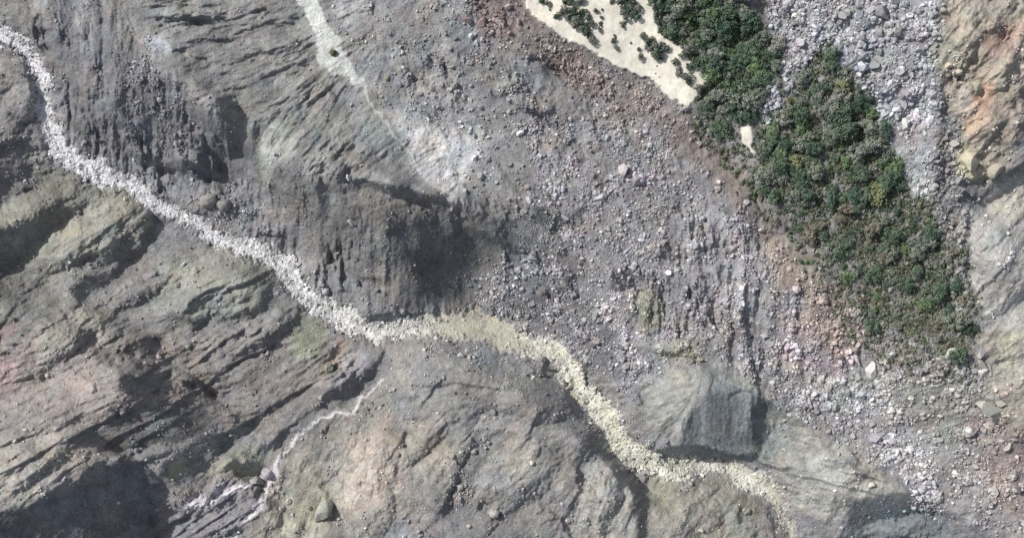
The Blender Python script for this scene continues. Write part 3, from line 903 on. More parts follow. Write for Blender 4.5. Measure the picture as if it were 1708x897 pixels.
def stone_mesh(name, protos, xs, ys, rad, colf, mat, sink, rng, smooth=False, tilt=.6):
    """many stones as one mesh; rad in metres"""
    vs, fs, cs, base = [], [], [], 0
    which = rng.integers(0, len(protos), len(xs))
    hz = samp(H, xs, ys)
    X, Y = to_world(xs, ys, hz)
    for k, (v, f) in enumerate(protos):
        s = np.nonzero(which == k)[0]
        if not len(s):
            continue
        R = rotmats(rng, len(s), tilt)
        sc3 = rad[s][:, None] * rng.uniform(.7, 1.3, (len(s), 3))
        P = np.einsum('nij,nvj->nvi', R, v[None] * sc3[:, None, :])
        P[..., 0] += X[s][:, None]
        P[..., 1] += Y[s][:, None]
        P[..., 2] += (hz[s] + rad[s] * sink)[:, None]
        vs.append(P.reshape(-1, 3))
        fs.append((f[None] + (np.arange(len(s)) * len(v))[:, None, None]).reshape(-1, 3) + base)
        cs.append(np.repeat(colf[s], len(v), 0))
        base += len(s) * len(v)
    return mesh_np(name, np.concatenate(vs), np.concatenate(fs), mat, smooth, np.concatenate(cs))


R1 = np.random.default_rng(5)
small = [rock(0, 4, .2, R1, R1.uniform(.8, 1.2)) for _ in range(12)] + [rock(1, 7, .2, R1, R1.uniform(.75, 1.1)) for _ in range(4)]

DENS = np.full((NH, NW), .05, np.float32)
SIZE = np.full((NH, NW), 1.0, np.float32)
ZONES = [  # polygon, density, stone size factor, softness
    ([(600, -60), (870, -60), (900, 200), (880, 330), (740, 320), (640, 200)], .22, 1.0, 25),
    ([(700, 90), (860, 100), (870, 220), (730, 200)], .45, 1.1, 20),
    ([(760, -40), (880, -40), (900, 60), (800, 66)], .55, 1.25, 14),
    ([(872, 0), (940, 66), (1040, 122), (1140, 182), (1170, 230), (1100, 250), (960, 160), (860, 70)], .8, 1.15, 8),
    ([(880, 190), (1120, 230), (1280, 400), (1330, 640), (1260, 650), (1180, 600), (1060, 640), (960, 590), (870, 400)], .75, 1.15, 18),
    ([(795, 470), (870, 405), (970, 470), (1060, 560), (1050, 650), (950, 590), (880, 560), (800, 515)], 1.0, 1.2, 8),
    ([(930, 510), (1050, 500), (1060, 600), (950, 590)], 1.0, 1.35, 10),
    ([(1265, -60), (1590, -60), (1560, 130), (1562, 330), (1530, 330), (1490, 250), (1440, 150), (1380, 80), (1345, 110), (1310, 170), (1262, 222), (1252, 200), (1300, 110)], 1.1, 1.6, 6),
    ([(1480, 230), (1560, 210), (1560, 330), (1530, 330)], 1.2, .9, 8),
    ([(1560, 130), (1600, 230), (1620, 300), (1610, 560), (1560, 420), (1550, 320)], .8, 1.35, 8),
    ([(1280, 400), (1420, 500), (1560, 590), (1640, 600), (1700, 760), (1760, 900), (1560, 870), (1480, 790), (1430, 750), (1340, 690), (1280, 650)], .8, 1.3, 12),
    ([(1350, 610), (1440, 640), (1500, 740), (1600, 860), (1540, 850), (1440, 740), (1340, 690)], 1.1, 1.5, 12),
    ([(1300, 480), (1400, 500), (1400, 600), (1330, 600)], 1.0, 1.4, 12),
    ([(240, 60), (310, 170), (330, 260), (240, 260), (190, 160)], .35, 1.0, 12),
    ([(230, 290), (440, 300), (500, 400), (430, 400), (300, 340)], .3, 1.0, 12),
    ([(700, 570), (900, 590), (920, 620), (860, 650), (780, 610)], .6, 1.0, 10),
    ([(750, 730), (800, 740), (780, 850), (740, 850)], .45, 1.2, 12),
    ([(1000, 600), (1060, 650), (1090, 745), (1030, 720)], .7, 1.0, 6),
    ([(60, 260), (110, 262), (240, 320), (235, 345), (150, 320)], .5, 1.0, 8),
    ([(1590, 90), (1620, 120), (1600, 150), (1570, 130)], .7, 1.4, 6),
    ([(1640, 640), (1708, 700), (1708, 760), (1630, 700)], .7, 1.3, 10),
    ([(1070, 640), (1190, 600), (1285, 660), (1270, 770), (1100, 765)], .0, 1, 3),
    ([(690, 200), (750, 215), (795, 240), (770, 290), (735, 325), (690, 270)], .08, .8, 8),
    ([(130, -60), (520, -60), (600, 140), (735, 315), (600, 290), (440, 250), (300, 120)], .02, .9, 8),
    ([(1290, 740), (1400, 750), (1480, 815), (1400, 870), (1300, 850)], .04, 1, 5),
    ([(640, 362), (790, 370), (787, 492), (692, 524), (655, 438)], .02, 1, 10),
    ([(-80, 860), (60, 838), (200, 770), (270, 806), (260, 920), (-80, 940)], .02, 1, 6),
]
for pts, d_, s_, soft in ZONES:
    sl, m = poly(pts, soft)
    DENS[sl] += (d_ - DENS[sl]) * m
    SIZE[sl] += (s_ - SIZE[sl]) * m
clump = np.exp(.7 * spec(band(8, 60, 1.0)) + .6 * spec(band(30, 160, 1.2)))
grain_n = blur(ani, 2)
DENS *= clump * np.exp(.45 * grain_n / grain_n.std())
DENS *= (1 - M_SAND * .9) * (1 - np.maximum(M_STREAM, M_CHUTE * .8) * .97) * (1 - M_RIV)
SIZE *= np.exp(.26 * spec(band(20, 120, 1.0)))

NS = 112000
sx, sy = scatter_density(DENS, NS, R1)
rad = 0.15 * np.clip(R1.lognormal(-.08, .55, NS), .55, 3.8) * samp(SIZE, sx, sy)
TB = np.ones((NH, NW), np.float32)
for pts, v in (([(795, 470), (870, 405), (970, 450), (1080, 500), (1060, 640), (950, 590), (880, 560), (800, 515)], 1.4),
               ([(1290, 560), (1440, 600), (1560, 740), (1700, 860), (1540, 860), (1440, 740), (1320, 690)], 1.2)):
    sl, m = poly(pts, 16)
    TB[sl] += (v - 1) * m
scol = samp(A, sx, sy) * samp(TB, sx, sy)[:, None]
scol = scol * R1.lognormal(.30, .27, NS).clip(.6, 2.3)[:, None] * (1 + R1.normal(0, .02, (NS, 3)))
o = link("scree_stones", stone_mesh("scree_stones", small, sx, sy, rad, scol.clip(.02, .8), M_STONES, .3, R1), kind="stuff",
         label="countless small grey angular stones strewn over the scree slopes", category="stones")

# pale cobbles that fill the streambed
R2 = np.random.default_rng(9)
roundp = [rock(1, 6, .5, R2, R2.uniform(.6, .95)) for _ in range(8)]
dc = M_STREAM * (1 - pool * .9) * np.exp(.5 * spec(band(10, 60, 1)))
dc += M_RIV * .8
dc += .26 * sm(0.5 - (streamd - 5) / 14.0) * np.clip(.5 + .7 * spec(band(8, 50, 1)), 0, 2) * (1 - pool)
NC = 15000
cx_, cy_ = scatter_density(dc, NC, R2)
rad = 0.15 * np.clip(R2.lognormal(-.05, .55, NC), .55, 3.6)
rad *= np.where(samp(M_RIV, cx_, cy_) > .3, .55, 1)
ccol = samp(A, cx_, cy_)
ccol += (lin((200, 198, 195)) - ccol) * (ccol[:, :1] < .35)
ccol = ccol * R2.normal(1.04, .10, NC).clip(.5, 1.3)[:, None] * np.where(R2.uniform(0, 1, NC) < .07, .5, 1)[:, None]
link("stream_cobbles", stone_mesh("stream_cobbles", roundp, cx_, cy_, rad, ccol.clip(.02, .82), M_STONES, -.36, R2, smooth=False, tilt=.3), kind="stuff",
     label="countless pale rounded cobbles filling the streambed", category="cobbles")

# ------------------------------------------------------------------ single boulders
R3 = np.random.default_rng(31)
BPRO = []
for i in range(12):
    v, f = rock(3, 9, .25, R3, R3.uniform(.85, 1.15), .01)
    BPRO.append(mesh_np("boulder", v, f, M_BOULDER, False))
RPRO = []
for i in range(4):
    v, f = rock(3, 4, .75, R3, .85, .03)
    RPRO.append(mesh_np("boulder", v, f, M_BOULDER, True))


def boulder(x, y, w, d, rz, colour, label, group=None, rnd=False, hgt=None, proto=None, cat="boulder", sink=.15, name="boulder"):
    pr = RPRO if rnd else BPRO
    me = pr[(proto if proto is not None else int(R3.integers(0, 99))) % len(pr)]
    o = bpy.data.objects.new(name, me)
    COL.objects.link(o)
    h = float(samp(H, x, y))
    X, Y = to_world(x, y, h)
    sz = hgt if hgt is not None else min(w, d) * .72
    o.location = (X, Y, h + sz * PX * sink)
    o.rotation_euler = (R3.normal(0, .1), R3.normal(0, .1), math.radians(rz))
    o.scale = (w * PX * .54, d * PX * .54, sz * PX)
    c = lin(colour) * GAIN
    o.color = (float(c[0]), float(c[1]), float(c[2]), 1)
    o["label"] = label
    o["category"] = cat
    if group:
        o["group"] = group
    return o


NAMED = [
    (541, 851, 24, 38, -12, (160, 160, 150), "tall pale slab with a deep shadow, standing among beige rock near the bottom edge", False),
    (549, 613, 16, 15, 0, (134, 136, 120), "round olive boulder on the slope left of the dark gully", True),
    (543, 486, 12, 12, 0, (186, 184, 184), "pale grey round boulder on the upper bank of the stream below the dark cliff", True),
    (824, 856, 17, 15, 0, (170, 167, 162), "smooth round grey boulder alone near the bottom edge, below the stony gully", True),
    (1650, 686, 46, 36, 5, (176, 174, 164), "biggest pale flat-topped block at the foot of the right-hand rock face", False),
    (1667, 672, 12, 10, 5, (170, 166, 156), "small pale block touching the back of the biggest flat-topped block", False),
    (1421, 583, 14, 12, 20, (214, 208, 202), "bright white angular block at the lower end of the wood", False),
    (1430, 599, 11, 20, 15, (178, 172, 170), "narrow pink-grey shard just below the bright white block", False),
    (1452, 617, 15, 30, 5, (196, 192, 190), "tall pale pointed shard on dark scree below the wood", False),
    (1587, 587, 19, 14, 0, (186, 184, 170), "pale rounded block at the bottom fringe of the wood", False),
    (1636, 589, 9, 17, -15, (196, 190, 188), "narrow pale upright stone beside the lower right tip of the wood", False),
    (1651, 613, 8, 18, 0, (150, 146, 142), "grey upright stone at the foot of the right-hand rock face above the biggest block", False),
    (1638, 612, 22, 18, -20, (164, 160, 156), "flat grey slab at the edge between wood and right-hand rock face", False),
    (868, 223, 13, 9, 15, (216, 212, 212), "lone white stone on the grey slope below the reddish scree", False),
    (1042, 284, 18, 20, 25, (188, 182, 180), "pale tilted block in the middle of the mauve scree", False),
    (1091, 294, 9, 9, 0, (212, 186, 188), "pinkish white stone in the upper mauve scree", False),
    (1359, 657, 12, 11, 0, (206, 204, 204), "white blocky stone in the scree right of the pale knoll", False),
    (1348, 653, 9, 9, 0, (200, 196, 196), "small white stone left of the white blocky one in scree", False),
    (1392, 678, 14, 13, 0, (150, 154, 150), "rounded grey-green stone in the scree below the white blocky stone", True),
    (587, 371, 15, 12, 10, (176, 172, 168), "pale wedge-shaped boulder on the streaked cliff left of the dark face", False),
    (583, 297, 10, 11, 0, (190, 188, 188), "white stone on the rim of the central cliff", False),
    (428, 804, 22, 19, -30, (158, 156, 150), "grey angular boulder in the white rivulet beside the green mound", False),
    (447, 789, 21, 17, -20, (176, 170, 176), "pale lilac boulder just above the grey one in the rivulet", False),
    (482, 835, 9, 10, 0, (184, 180, 172), "pale round stone on the beige rock right of the rivulet", True),
    (470, 848, 8, 7, 0, (188, 184, 174), "small pale stone below the round stone right of the rivulet", False),
    (556, 89, 11, 11, 0, (92, 94, 70), "dark olive mossy boulder sitting on the pale dust chute", True),
    (778, 33, 17, 14, 0, (158, 140, 138), "pinkish boulder at the left of the reddish scree by the top edge", False),
    (803, 38, 15, 18, 0, (160, 140, 136), "pinkish upright boulder right beside the other in the reddish scree", False),
    (846, 12, 12, 10, 0, (178, 168, 164), "pale pink stone in reddish scree at the top edge", False),
    (672, 520, 9, 9, 0, (150, 148, 150), "small grey boulder in the shadow at the foot of the central cliff", True),
    (297, 475, 9, 9, 0, (152, 148, 142), "small round stone alone on the greenish left slope", True),
    (314, 578, 9, 9, 0, (158, 154, 146), "small pale stone on the brown slope below the dark ledge", True),
    (348, 336, 32, 24, 20, (146, 144, 140), "wide low grey boulder on the right bank of the upper stream", True),
    (374, 343, 22, 20, 0, (138, 137, 134), "grey boulder leaning against the wide low one by the upper stream", True),
    (1469, 21, 24, 26, 30, (150, 149, 150), "largest grey block in the rubble near the top edge", False),
    (1447, 36, 17, 12, 10, (146, 145, 148), "grey block just below the largest one in the top rubble", False),
    (1438, 44, 12, 9, 0, (150, 148, 152), "small grey block left below the rubble's largest ones", False),
    (1542, 40, 12, 10, 20, (178, 178, 182), "pale block at the right side of the top rubble", False),
    (1523, 197, 22, 9, 5, (184, 182, 184), "long pale block lying crosswise in the lower rubble tongue", False),
    (1507, 177, 8, 13, 15, (180, 178, 182), "narrow pale block above the long crosswise one", False),
    (1519, 174, 9, 8, 15, (178, 176, 180), "small pale block right of the narrow one in the rubble tongue", False),
    (1617, 274, 34, 26, -20, (186, 180, 158), "big cream block at the bottom of the ochre face", False),
    (1657, 286, 26, 20, 30, (170, 162, 148), "tan block right of the big cream block under the ochre face", False),
    (1629, 149, 24, 13, -40, (158, 156, 140), "long grey-green block in the middle of the ochre face", False),
    (1581, 111, 11, 10, 0, (192, 180, 158), "cream stone at the left foot of the ochre face", False),
    (1600, 120, 12, 8, 5, (194, 180, 156), "cream stone with a dark underside near the fold of the ochre face", False),
    (1586, 184, 12, 10, 30, (178, 172, 160), "pale stone beside the dark gully left of the orange patch", False),
    (1590, 240, 13, 11, 0, (172, 168, 162), "pale block in the dark gully below the ochre face", False),
    (1607, 355, 9, 11, 0, (160, 156, 154), "grey block at the left edge of the smooth pale face", False),
    (1682, 745, 11, 15, -10, (176, 170, 164), "pale upright block in the reddish scree at the right edge", False),
    (1697, 762, 9, 8, 0, (196, 190, 188), "small white block near the right edge below the upright one", False),
    (1659, 818, 8, 20, 5, (168, 164, 158), "long narrow stone in the lower right scree", False),
    (1457, 729, 15, 15, 20, (166, 160, 168), "lilac-grey cube-like block in the lower scree", False),
    (1453, 808, 10, 9, 0, (200, 192, 180), "cream stone on the rim above the blue-grey hollow", False),
    (1110, 735, 9, 8, 0, (178, 170, 176), "pale lilac stone by the stream at the knoll's left foot", False),
    (1125, 770, 7, 6, 0, (190, 190, 180), "small pale stone at the water's edge under the knoll", False),
    (870, 482, 9, 8, 0, (178, 176, 180), "light stone in the dark scree pile beside the cliff", False),
    (887, 507, 12, 8, 0, (172, 170, 172), "light flat stone at the centre of the dark scree pile", False),
    (1271, 383, 10, 8, 0, (206, 200, 196), "white stone on the brown scree left of the wood", False),
    (1244, 338, 9, 9, 0, (182, 174, 176), "pale stone in a line of stones left of the wood", False),
    (758, 64, 8, 8, 0, (120, 122, 116), "dark stone on the grey slope below the pinkish boulders", False),
    (776, 163, 11, 10, 0, (170, 166, 164), "largest pale stone in the upper grey stone patch", False),
    (733, 178, 10, 9, 0, (164, 162, 160), "pale stone at the left of the upper grey stone patch", False),
    (646, 132, 10, 9, 0, (140, 140, 122), "olive-brown stone right of the dust chute", False),
    (588, 176, 7, 7, 0, (180, 178, 178), "small white stone on the striped fan left of the dust line", False),
    (1165, 240, 9, 9, 0, (176, 166, 162), "pale brown stone under the tip of the sand slope", False),
    (900, 608, 14, 12, 30, (150, 148, 144), "grey block on the rock rim over the stream's dark hollow", False),
    (44, 718, 11, 6, -30, (196, 186, 176), "small pale flat stone on the pink left slope", False),
    (664, 758, 7, 7, 0, (150, 146, 138), "small stone beside the diagonal crack in the beige rock", True),
    (790, 752, 11, 10, 0, (164, 160, 152), "pale stone at the head of the stony gully in the lower centre", True),
    (768, 812, 12, 11, 0, (160, 156, 148), "pale stone halfway down the stony gully in the lower centre", True),
    (782, 877, 8, 7, 0, (178, 172, 162), "small pale stone at the bottom edge left of the smooth round boulder", True),
]
for x, y, w, d, rz, c, lab, rnd in NAMED:
    boulder(x, y, w, d, rz, c, lab, rnd=rnd)

CELLS = (("top left", "top middle", "top right"), ("middle left", "centre", "middle right"), ("bottom left", "bottom middle", "bottom right"))
ORD = ("first", "second", "third", "fourth", "fifth", "sixth", "seventh", "eighth", "ninth", "tenth", "eleventh", "twelfth", "thirteenth", "fourteenth", "fifteenth")
NUM = ("", "one", "two", "three", "four", "five", "six", "seven", "eight", "nine", "ten", "eleven", "twelve", "thirteen", "fourteen", "fifteen")


def single_out(items, place):
    """items: (object, x, y, look); writes a label of its own to each: look, cell of the place, order in the cell"""
    xs = sorted(i[1] for i in items)
    ys = sorted(i[2] for i in items)
    x0, x1 = xs[0], xs[-1]
    y0, y1 = ys[0], ys[-1]
    cells = {}
    for o, x, y, look in items:
        c = CELLS[min(2, int(3 * (y - y0) / (y1 - y0 + 1e-6)))][min(2, int(3 * (x - x0) / (x1 - x0 + 1e-6)))]
        cells.setdefault((look, c), []).append((x, y, o))
    for (look, c), l in cells.items():
        l.sort(key=lambda a: a[0])
        for i, (x, y, o) in enumerate(l):
            n = len(l)
            if n == 1:
                o["label"] = "%s in %s of %s" % (look, c, place)
            elif n == 2:
                o["label"] = "%s %s, in %s of %s" % (("left", "right")[i], look, c, place)
            else:
                o["label"] = "%s from left %s, in %s of %s" % (ORD[i], look, c, place)


# middle-sized blocks standing out of the scree, zone by zone
ZB = [  # group, kind words, place, polygon, number, size range, tint
    ("blocks in the top rubble", "grey block", "the right-hand rubble", [(1290, 5), (1580, 5), (1550, 130), (1540, 215), (1500, 240), (1440, 140), (1380, 75), (1325, 75)], 60, (8, 15), 1.12),
    ("blocks in the dark gully", "grey block", "the right-hand gully", [(1562, 150), (1590, 200), (1605, 300), (1605, 400), (1570, 380), (1565, 250)], 16, (7, 11), 1.08),
    ("blocks in the mauve scree", "pale block", "the mauve scree", [(900, 200), (1120, 250), (1260, 420), (1300, 620), (1200, 560), (1060, 460), (900, 320)], 44, (6, 11), 1.2),
    ("blocks in the dark scree pile", "light block", "the dark scree pile", [(800, 480), (870, 415), (960, 470), (1050, 560), (1040, 620), (950, 575), (870, 550)], 26, (6, 10), 1.25),
    ("blocks in the lower scree", "pale block", "scree below the wood", [(1330, 600), (1460, 640), (1560, 760), (1690, 880), (1560, 860), (1460, 740), (1350, 690)], 40, (6, 12), 1.22),
    ("blocks in the upper grey slope", "grey block", "slope beside dust chute", [(620, 20), (860, 70), (900, 200), (860, 300), (760, 290), (680, 180)], 30, (5, 9), 1.14),
    ("blocks in the reddish scree", "brownish block", "scree beside the sand", [(780, 5), (865, 5), (935, 75), (1040, 130), (1130, 190), (1080, 200), (960, 140), (860, 60), (790, 60)], 26, (5, 9), 1.18),
    ("blocks in the right corner scree", "pinkish block", "lower right corner scree", [(1600, 640), (1700, 720), (1700, 860), (1620, 780)], 20, (6, 10), 1.15),
]
for grp, kind, place, pts, n, (s0, s1), tint in ZB:
    xs = [p[0] for p in pts]; ys = [p[1] for p in pts]
    done, tries, items = [], 0, []
    while len(done) < n and tries < 5000:
        tries += 1
        x, y = R3.uniform(min(xs), max(xs)), R3.uniform(min(ys), max(ys))
        if not inside(np.array([x]), np.array([y]), pts)[0] or any((x - a) ** 2 + (y - b_) ** 2 < 150 for a, b_ in done):
            continue
        if any((x - q_[0]) ** 2 + (y - q_[1]) ** 2 < 260 for q_ in NAMED):
            continue
        if samp(M_SAND, x, y) > .1 or samp(M_STREAM, x, y) > .1:
            continue
        done.append((x, y))
        u_ = R3.uniform(0, 1)
        s = s0 + (s1 - s0) * u_ ** 1.8
        a = samp(A, np.array(x), np.array(y)) / GAIN * tint * R3.uniform(.9, 1.2)
        a = np.clip(a, 0, .7)
        srgb = 255 * np.where(a < .0031, a * 12.92, 1.055 * a ** (1 / 2.4) - .055)
        o = boulder(x, y, s * R3.uniform(.85, 1.3), s * R3.uniform(.65, 1.05), R3.uniform(0, 180), srgb, "", grp, cat="rock")
        items.append((o, x, y, ("larger " if u_ > .55 else "small ") + kind))
    single_out(items, place)

# ------------------------------------------------------------------ trees and shrubs
R4 = np.random.default_rng(77)


def tube(pts, radii, n=6):
    vs, fs = [], []
    for i, (p, r) in enumerate(zip(pts, radii)):
        a = np.array(pts[min(i + 1, len(pts) - 1)]) - np.array(pts[max(i - 1, 0)])
        a = a / (np.linalg.norm(a) + 1e-9)
        u = np.cross(a, (0.3, 1, .1)); u /= np.linalg.norm(u)
        w = np.cross(a, u)
        for k in range(n):
            t = 2 * math.pi * k / n
            vs.append(np.array(p) + r * (math.cos(t) * u + math.sin(t) * w))
        if i:
            for k in range(n):
                fs.append(((i - 1) * n + k, (i - 1) * n + (k + 1) % n, i * n + (k + 1) % n, i * n + k))
    return vs, fs


def tree_proto(rng, lobes, leaves, spread, height, leaf):
    """unit-radius tree: trunk with limbs, and a crown of leaf sprays on uneven lobes"""
    C = []
    for i in range(lobes):
        a = 2.4 * i + rng.uniform(-.4, .4)
        r = spread * rng.uniform(.55, 1.3) * math.sqrt((i + .2) / lobes)
        C.append((r * math.cos(a), r * math.sin(a), height * (1 - .4 * (r / spread) ** 1.5) + rng.uniform(-.3, .2), rng.uniform(.14, .38)))
    tv, tf = tube([(0, 0, -.25), (.02, .03, .2 * height), (.04, -.02, .6 * height), (0, 0, .9 * height)], [.085, .07, .05, .02])
    for (x, y, z, r) in C[1:]:
        v, f = tube([(.02, .02, .35 * height), (x * .5, y * .5, (z + .3 * height) * .55), (x, y, z)], [.04, .028, .01], 4)
        b0 = len(tv)
        tv += v
        tf += [tuple(i + b0 for i in q_) for q_ in f]
    trunk = mesh_np("trunk", np.array(tv), np.array(tf), M_BARK, True)
    n = leaves
    k = rng.integers(0, lobes, n)
    Cn = np.array(C)[k]
    d = rng.standard_normal((n, 3))
    d[:, 2] = np.abs(d[:, 2]) * 1.0 - .35
    d /= np.linalg.norm(d, axis=1)[:, None]
    rr = Cn[:, 3] * rng.uniform(.5, 1.3, n) ** .8
    P = Cn[:, :3] + d * rr[:, None]
    nrm = d + rng.normal(0, .45, (n, 3)) + np.array([0, 0, .35])
    nrm /= np.linalg.norm(nrm, axis=1)[:, None]
    t = np.cross(nrm, rng.standard_normal((n, 3))); t /= np.linalg.norm(t, axis=1)[:, None]
    s = np.cross(nrm, t)
    L = leaf * rng.uniform(.6, 1.4, n)[:, None]
    W = L * rng.uniform(.45, .8, n)[:, None]
    V = np.stack([P - t * L, P + s * W + nrm * L * .15, P + t * L, P - s * W + nrm * L * .15], 1).reshape(-1, 3)
    Fq = np.arange(4 * n).reshape(n, 4)
    crown = mesh_np("crown", V, Fq, M_LEAF, False)
    return trunk, crown


TREES = [tree_proto(R4, int(R4.integers(9, 16)), 1100, .85, R4.uniform(.8, 1.15), .075) for _ in range(8)]
BUSH = [tree_proto(R4, int(R4.integers(4, 7)), 420, .6, .55, .11) for _ in range(4)]


def plant(name, protos, x, y, r, colour, label, cat, group, sink=0.0):
    tr, cr = protos[int(R4.integers(0, len(protos)))]
    h = float(samp(H, x, y))
    X, Y = to_world(x, y, h)
    e = bpy.data.objects.new(name, None)
    COL.objects.link(e)
    e.location = (X, Y, h)
    e.rotation_euler = (0, 0, R4.uniform(0, 6.28))
    s = r * PX
    e.scale = (s * R4.uniform(.8, 1.25), s * R4.uniform(.8, 1.25), s * R4.uniform(.75, 1.35))
    e["label"] = label
    e["category"] = cat
    if group:
        e["group"] = group
    o = link("trunk", tr, e)
    o.color = (.12, .095, .07, 1)
    o = link("crown", cr, e)
    c = lin(colour) * 1.2
    o.color = (float(c[0]), float(c[1]), float(c[2]), 1)
    return e


V1 = [(1088, -60), (1225, -60), (1238, 10), (1262, 45), (1300, 76), (1306, 108), (1284, 150), (1254, 196), (1226, 220), (1190, 200), (1165, 172), (1176, 140), (1186, 122),
      (1150, 98), (1118, 62), (1100, 40), (1086, 20)]
V2 = [(1380, 76), (1415, 96), (1448, 140), (1462, 190), (1480, 230), (1492, 290), (1530, 330), (1560, 380), (1590, 440), (1618, 500), (1632, 560), (1600, 590), (1540, 575),
      (1480, 545), (1430, 520), (1390, 470), (1350, 410), (1320, 370), (1290, 320), (1262, 290), (1268, 250), (1272, 218), (1300, 186), (1332, 152), (1350, 112)]
GREENS = {
    "dark green": ((86, 103, 84), (78, 97, 82), (92, 108, 90)),
    "mid green": ((101, 122, 88), (104, 120, 92)),
    "yellow-green": ((126, 130, 92), (120, 126, 90)),
    "grey-green": ((122, 128, 114), (130, 133, 123), (112, 120, 108)),
    "brownish": ((128, 123, 108), (122, 117, 104)),
}
GR = {"dark green": "dark green trees", "mid green": "mid green trees", "yellow-green": "yellow-green trees", "grey-green": "grey-green trees", "brownish": "brownish trees"}
placed = []
RAG = spec(band(12, 60, 1.0))


def fill(pts, n, rfun, mix, place, gname):
    items = []
    xs = [p[0] for p in pts]; ys = [p[1] for p in pts]
    tries, got = 0, 0
    while got < n and tries < 60000:
        tries += 1
        x, y = R4.uniform(min(xs), max(xs)), R4.uniform(max(min(ys), -14), max(ys))
        if not inside(np.array([x + 9 * samp(RAG, x, y)]), np.array([y + 9 * samp(RAG, x + 300, y + 200)]), pts)[0]:
            continue
        if samp(RAG, x, y) < -.9:
            continue
        if 1222 < x < 1270 and 200 < y < 266:
            continue
        r = rfun(x, y)
        if any((x - a) ** 2 + (y - b_) ** 2 < ((r + c) * .5 * (1 - tries / 150000)) ** 2 for a, b_, c in placed):
            continue
        placed.append((x, y, r))
        got += 1
        names, pr = mix(x, y)
        k = names[int(R4.choice(len(names), p=pr))]
        col = GREENS[k][int(R4.integers(0, len(GREENS[k])))]
        e = plant("tree", TREES, x, y, r * 1.12, col, "", "tree", GR[k] + " of " + gname)
        items.append((e, x, y, ("big " if r > 11.5 else "small ") + k + " tree"))
    single_out(items, place)
    return got


n1 = fill(V1, 110, lambda x, y: 6 + 14 * R4.uniform(0, 1) ** 1.3,
          lambda x, y: (("dark green", "grey-green", "mid green"), (.5, .38, .12)), "the upper wood", "the upper wood")
n2 = fill([p for p in V2 if p[1] < 345] + [(1320, 345)], 105, lambda x, y: 5.5 + 13 * R4.uniform(0, 1) ** 1.4,
          lambda x, y: (("dark green", "grey-green", "mid green", "yellow-green"), (.42, .34, .16, .08)), "long wood's upper half", "the long wood, upper half")
n3 = fill([(1320, 345), (1538, 345)] + [p for p in V2 if p[1] > 345], 85, lambda x, y: 4.5 + 11 * R4.uniform(0, 1) ** 1.7,
          lambda x, y: (("dark green", "grey-green", "mid green", "brownish"), (.3, .42, .14, .14)), "long wood's lower half", "the long wood, lower half")
print("trees", n1, n2, n3)

SHRUBS = [(903, 3, 6), (915, 7, 8), (917, 17, 3), (928, 28, 8), (939, 20, 9), (950, 2, 12), (955, 20, 12), (947, 30, 10), (962, 32, 12), (972, 22, 9), (980, 30, 9), (985, 40, 10), (975, 42, 8),
          (958, 44, 9), (970, 50, 9), (978, 56, 9), (988, 67, 9), (983, 60, 6), (945, 4, 9), (968, 2, 8), (1003, 30, 5), (1001, 40, 5), (1000, 50, 6), (993, 19, 5), (1004, 17, 3),
          (1020, 3, 6), (1034, 4, 11), (1045, 10, 13), (1040, 18, 11), (1054, 16, 12), (1058, 28, 12), (1043, 32, 8), (1038, 41, 7), (1046, 0, 10), (1055, 4, 9), (1025, 60, 3.5), (1024, 68, 5),
          (1027, 79, 7), (1072, 60, 9), (1082, 70, 8), (1080, 80, 9), (1092, 76, 11), (1098, 88, 11), (1090, 92, 9), (1106, 78, 9), (1102, 98, 7), (1065, 82, 5), (1068, 95, 8), (1052, 72, 3),
          (1096, 10, 8), (1120, 52, 9), (1108, 48, 7), (1132, 120, 9), (1142, 128, 9), (1148, 138, 7), (1165, 150, 9), (1126, 104, 8), (1150, 112, 8)]
shr = {}
for i, (x, y, r) in enumerate(SHRUBS):
    if x < 1010:
        where, g = "on the sand's left", "shrubs on the left of the sand"
    elif x < 1062:
        where, g = "in the sand's middle", "shrubs in the middle of the sand"
    else:
        where, g = "beside the upper wood", "shrubs on the right of the sand"
    small_ = r < 7
    col = GREENS["grey-green"][i % 3] if i % 3 else GREENS["dark green"][i % 3]
    col = tuple(int(c * .86) for c in col)
    e = plant("shrub", BUSH, x, y, r * 1.15, col, "", "shrub", g)
    shr.setdefault(where, []).append((e, x, y, "tiny round shrub" if small_ else "bushy grey-green shrub"))
for where, l in shr.items():
    single_out(l, "the shrubs " + where)

# loose scrub thinning out around the woods
scr = {}
EDGE = (("along lower left edge", [(1262, 300), (1330, 390), (1400, 500), (1440, 545), (1380, 500), (1310, 420), (1240, 300)], 26),
        ("below the tip", [(1440, 530), (1540, 580), (1640, 600), (1630, 640), (1500, 620), (1410, 570)], 26),
        ("under the upper wood", [(1165, 190), (1230, 225), (1255, 270), (1255, 320), (1200, 270), (1150, 210)], 22),
        ("along right edge", [(1500, 300), (1560, 340), (1610, 430), (1636, 520), (1615, 520), (1560, 400)], 18))
for where, pts, n in EDGE:
    xs = [p[0] for p in pts]; ys = [p[1] for p in pts]
    got = 0
    while got < n:
        x, y = R4.uniform(min(xs), max(xs)), R4.uniform(min(ys), max(ys))
        if not inside(np.array([x]), np.array([y]), pts)[0]:
            continue
        got += 1
        r = R4.uniform(3.5, 8.5)
        k = ("grey-green", "brownish", "mid green")[int(R4.choice(3, p=(.5, .35, .15)))]
        e = plant("shrub", BUSH, x, y, r, GREENS[k][int(R4.integers(0, 2))], "", "shrub", "scrub " + where)
        scr.setdefault(where, []).append((e, x, y, ("tiny " if r < 6 else "bushy ") + k + " shrub"))
for where, l in scr.items():
    single_out(l, "scrub " + where)

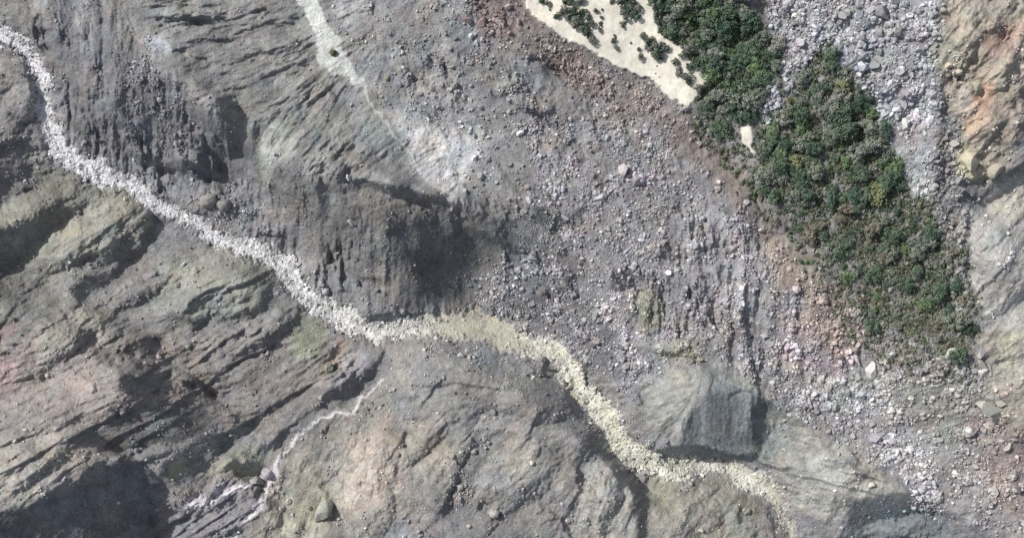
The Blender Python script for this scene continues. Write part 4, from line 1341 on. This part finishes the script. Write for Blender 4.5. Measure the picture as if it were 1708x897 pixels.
# undergrowth between and below the trees: one leafy mass
M_VEG = np.zeros((NH, NW), np.float32)
for pts, soft in ((V1, 10), (V2, 16)):
    sl, m = poly(pts, soft)
    M_VEG[sl] = np.maximum(M_VEG[sl], m)
FR = [([(1150, 180), (1230, 215), (1256, 260), (1262, 310), (1320, 390), (1290, 380), (1220, 300), (1165, 215)], .35, 12),
      ([(1260, 210), (1300, 180), (1330, 230), (1300, 300), (1262, 290)], .9, 10),
      ([(1390, 460), (1440, 520), (1540, 580), (1630, 600), (1600, 640), (1480, 610), (1400, 560), (1370, 490)], .45, 14),
      ([(1490, 300), (1560, 330), (1610, 420), (1640, 540), (1620, 580), (1560, 400)], .45, 10)]
for pts, v, soft in FR:
    sl, m = poly(pts, soft)
    M_VEG[sl] = np.maximum(M_VEG[sl], m * v)
M_VEG *= 1 - M_SAND
NU = 13000
ux, uy = scatter_density(M_VEG * np.exp(.8 * spec(band(10, 60, 1))), NU, R4)
hz = samp(H, ux, uy)
X, Y = to_world(ux, uy, hz)
ur = 0.15 * R4.uniform(2.0, 4.8, NU)
pal = np.array([lin(c) for c in ((80, 94, 76), (118, 120, 102), (128, 124, 106), (96, 108, 84), (136, 136, 122))])
wlow = np.clip((uy - 300) / 250, 0, 1)
ci = np.where(R4.uniform(0, 1, NU) < .35 + .4 * wlow, R4.integers(1, 5, NU), R4.choice([0, 3], NU))
uc = pal[ci]
m_ = 9
d = R4.standard_normal((NU, m_, 3)); d[..., 2] = np.abs(d[..., 2]); d /= np.linalg.norm(d, axis=2)[..., None]
P = np.stack([X, Y, hz], -1)[:, None, :] + d * (ur[:, None] * R4.uniform(.5, 1, (NU, m_)))[..., None]
nrm = d + R4.normal(0, .4, d.shape); nrm /= np.linalg.norm(nrm, axis=2)[..., None]
t = np.cross(nrm, R4.standard_normal(d.shape)); t /= np.linalg.norm(t, axis=2)[..., None]
s = np.cross(nrm, t)
L = (ur[:, None] * .5 * R4.uniform(.6, 1.3, (NU, m_)))[..., None]
V = np.stack([P - t * L, P + s * L * .6, P + t * L, P - s * L * .6], 2).reshape(-1, 3)
link("undergrowth", mesh_np("undergrowth", V, np.arange(len(V)).reshape(-1, 4), M_UNDER, False, np.repeat(uc, m_ * 4, 0)), kind="stuff",
     label="low grey-green undergrowth between and below the trees", category="undergrowth")
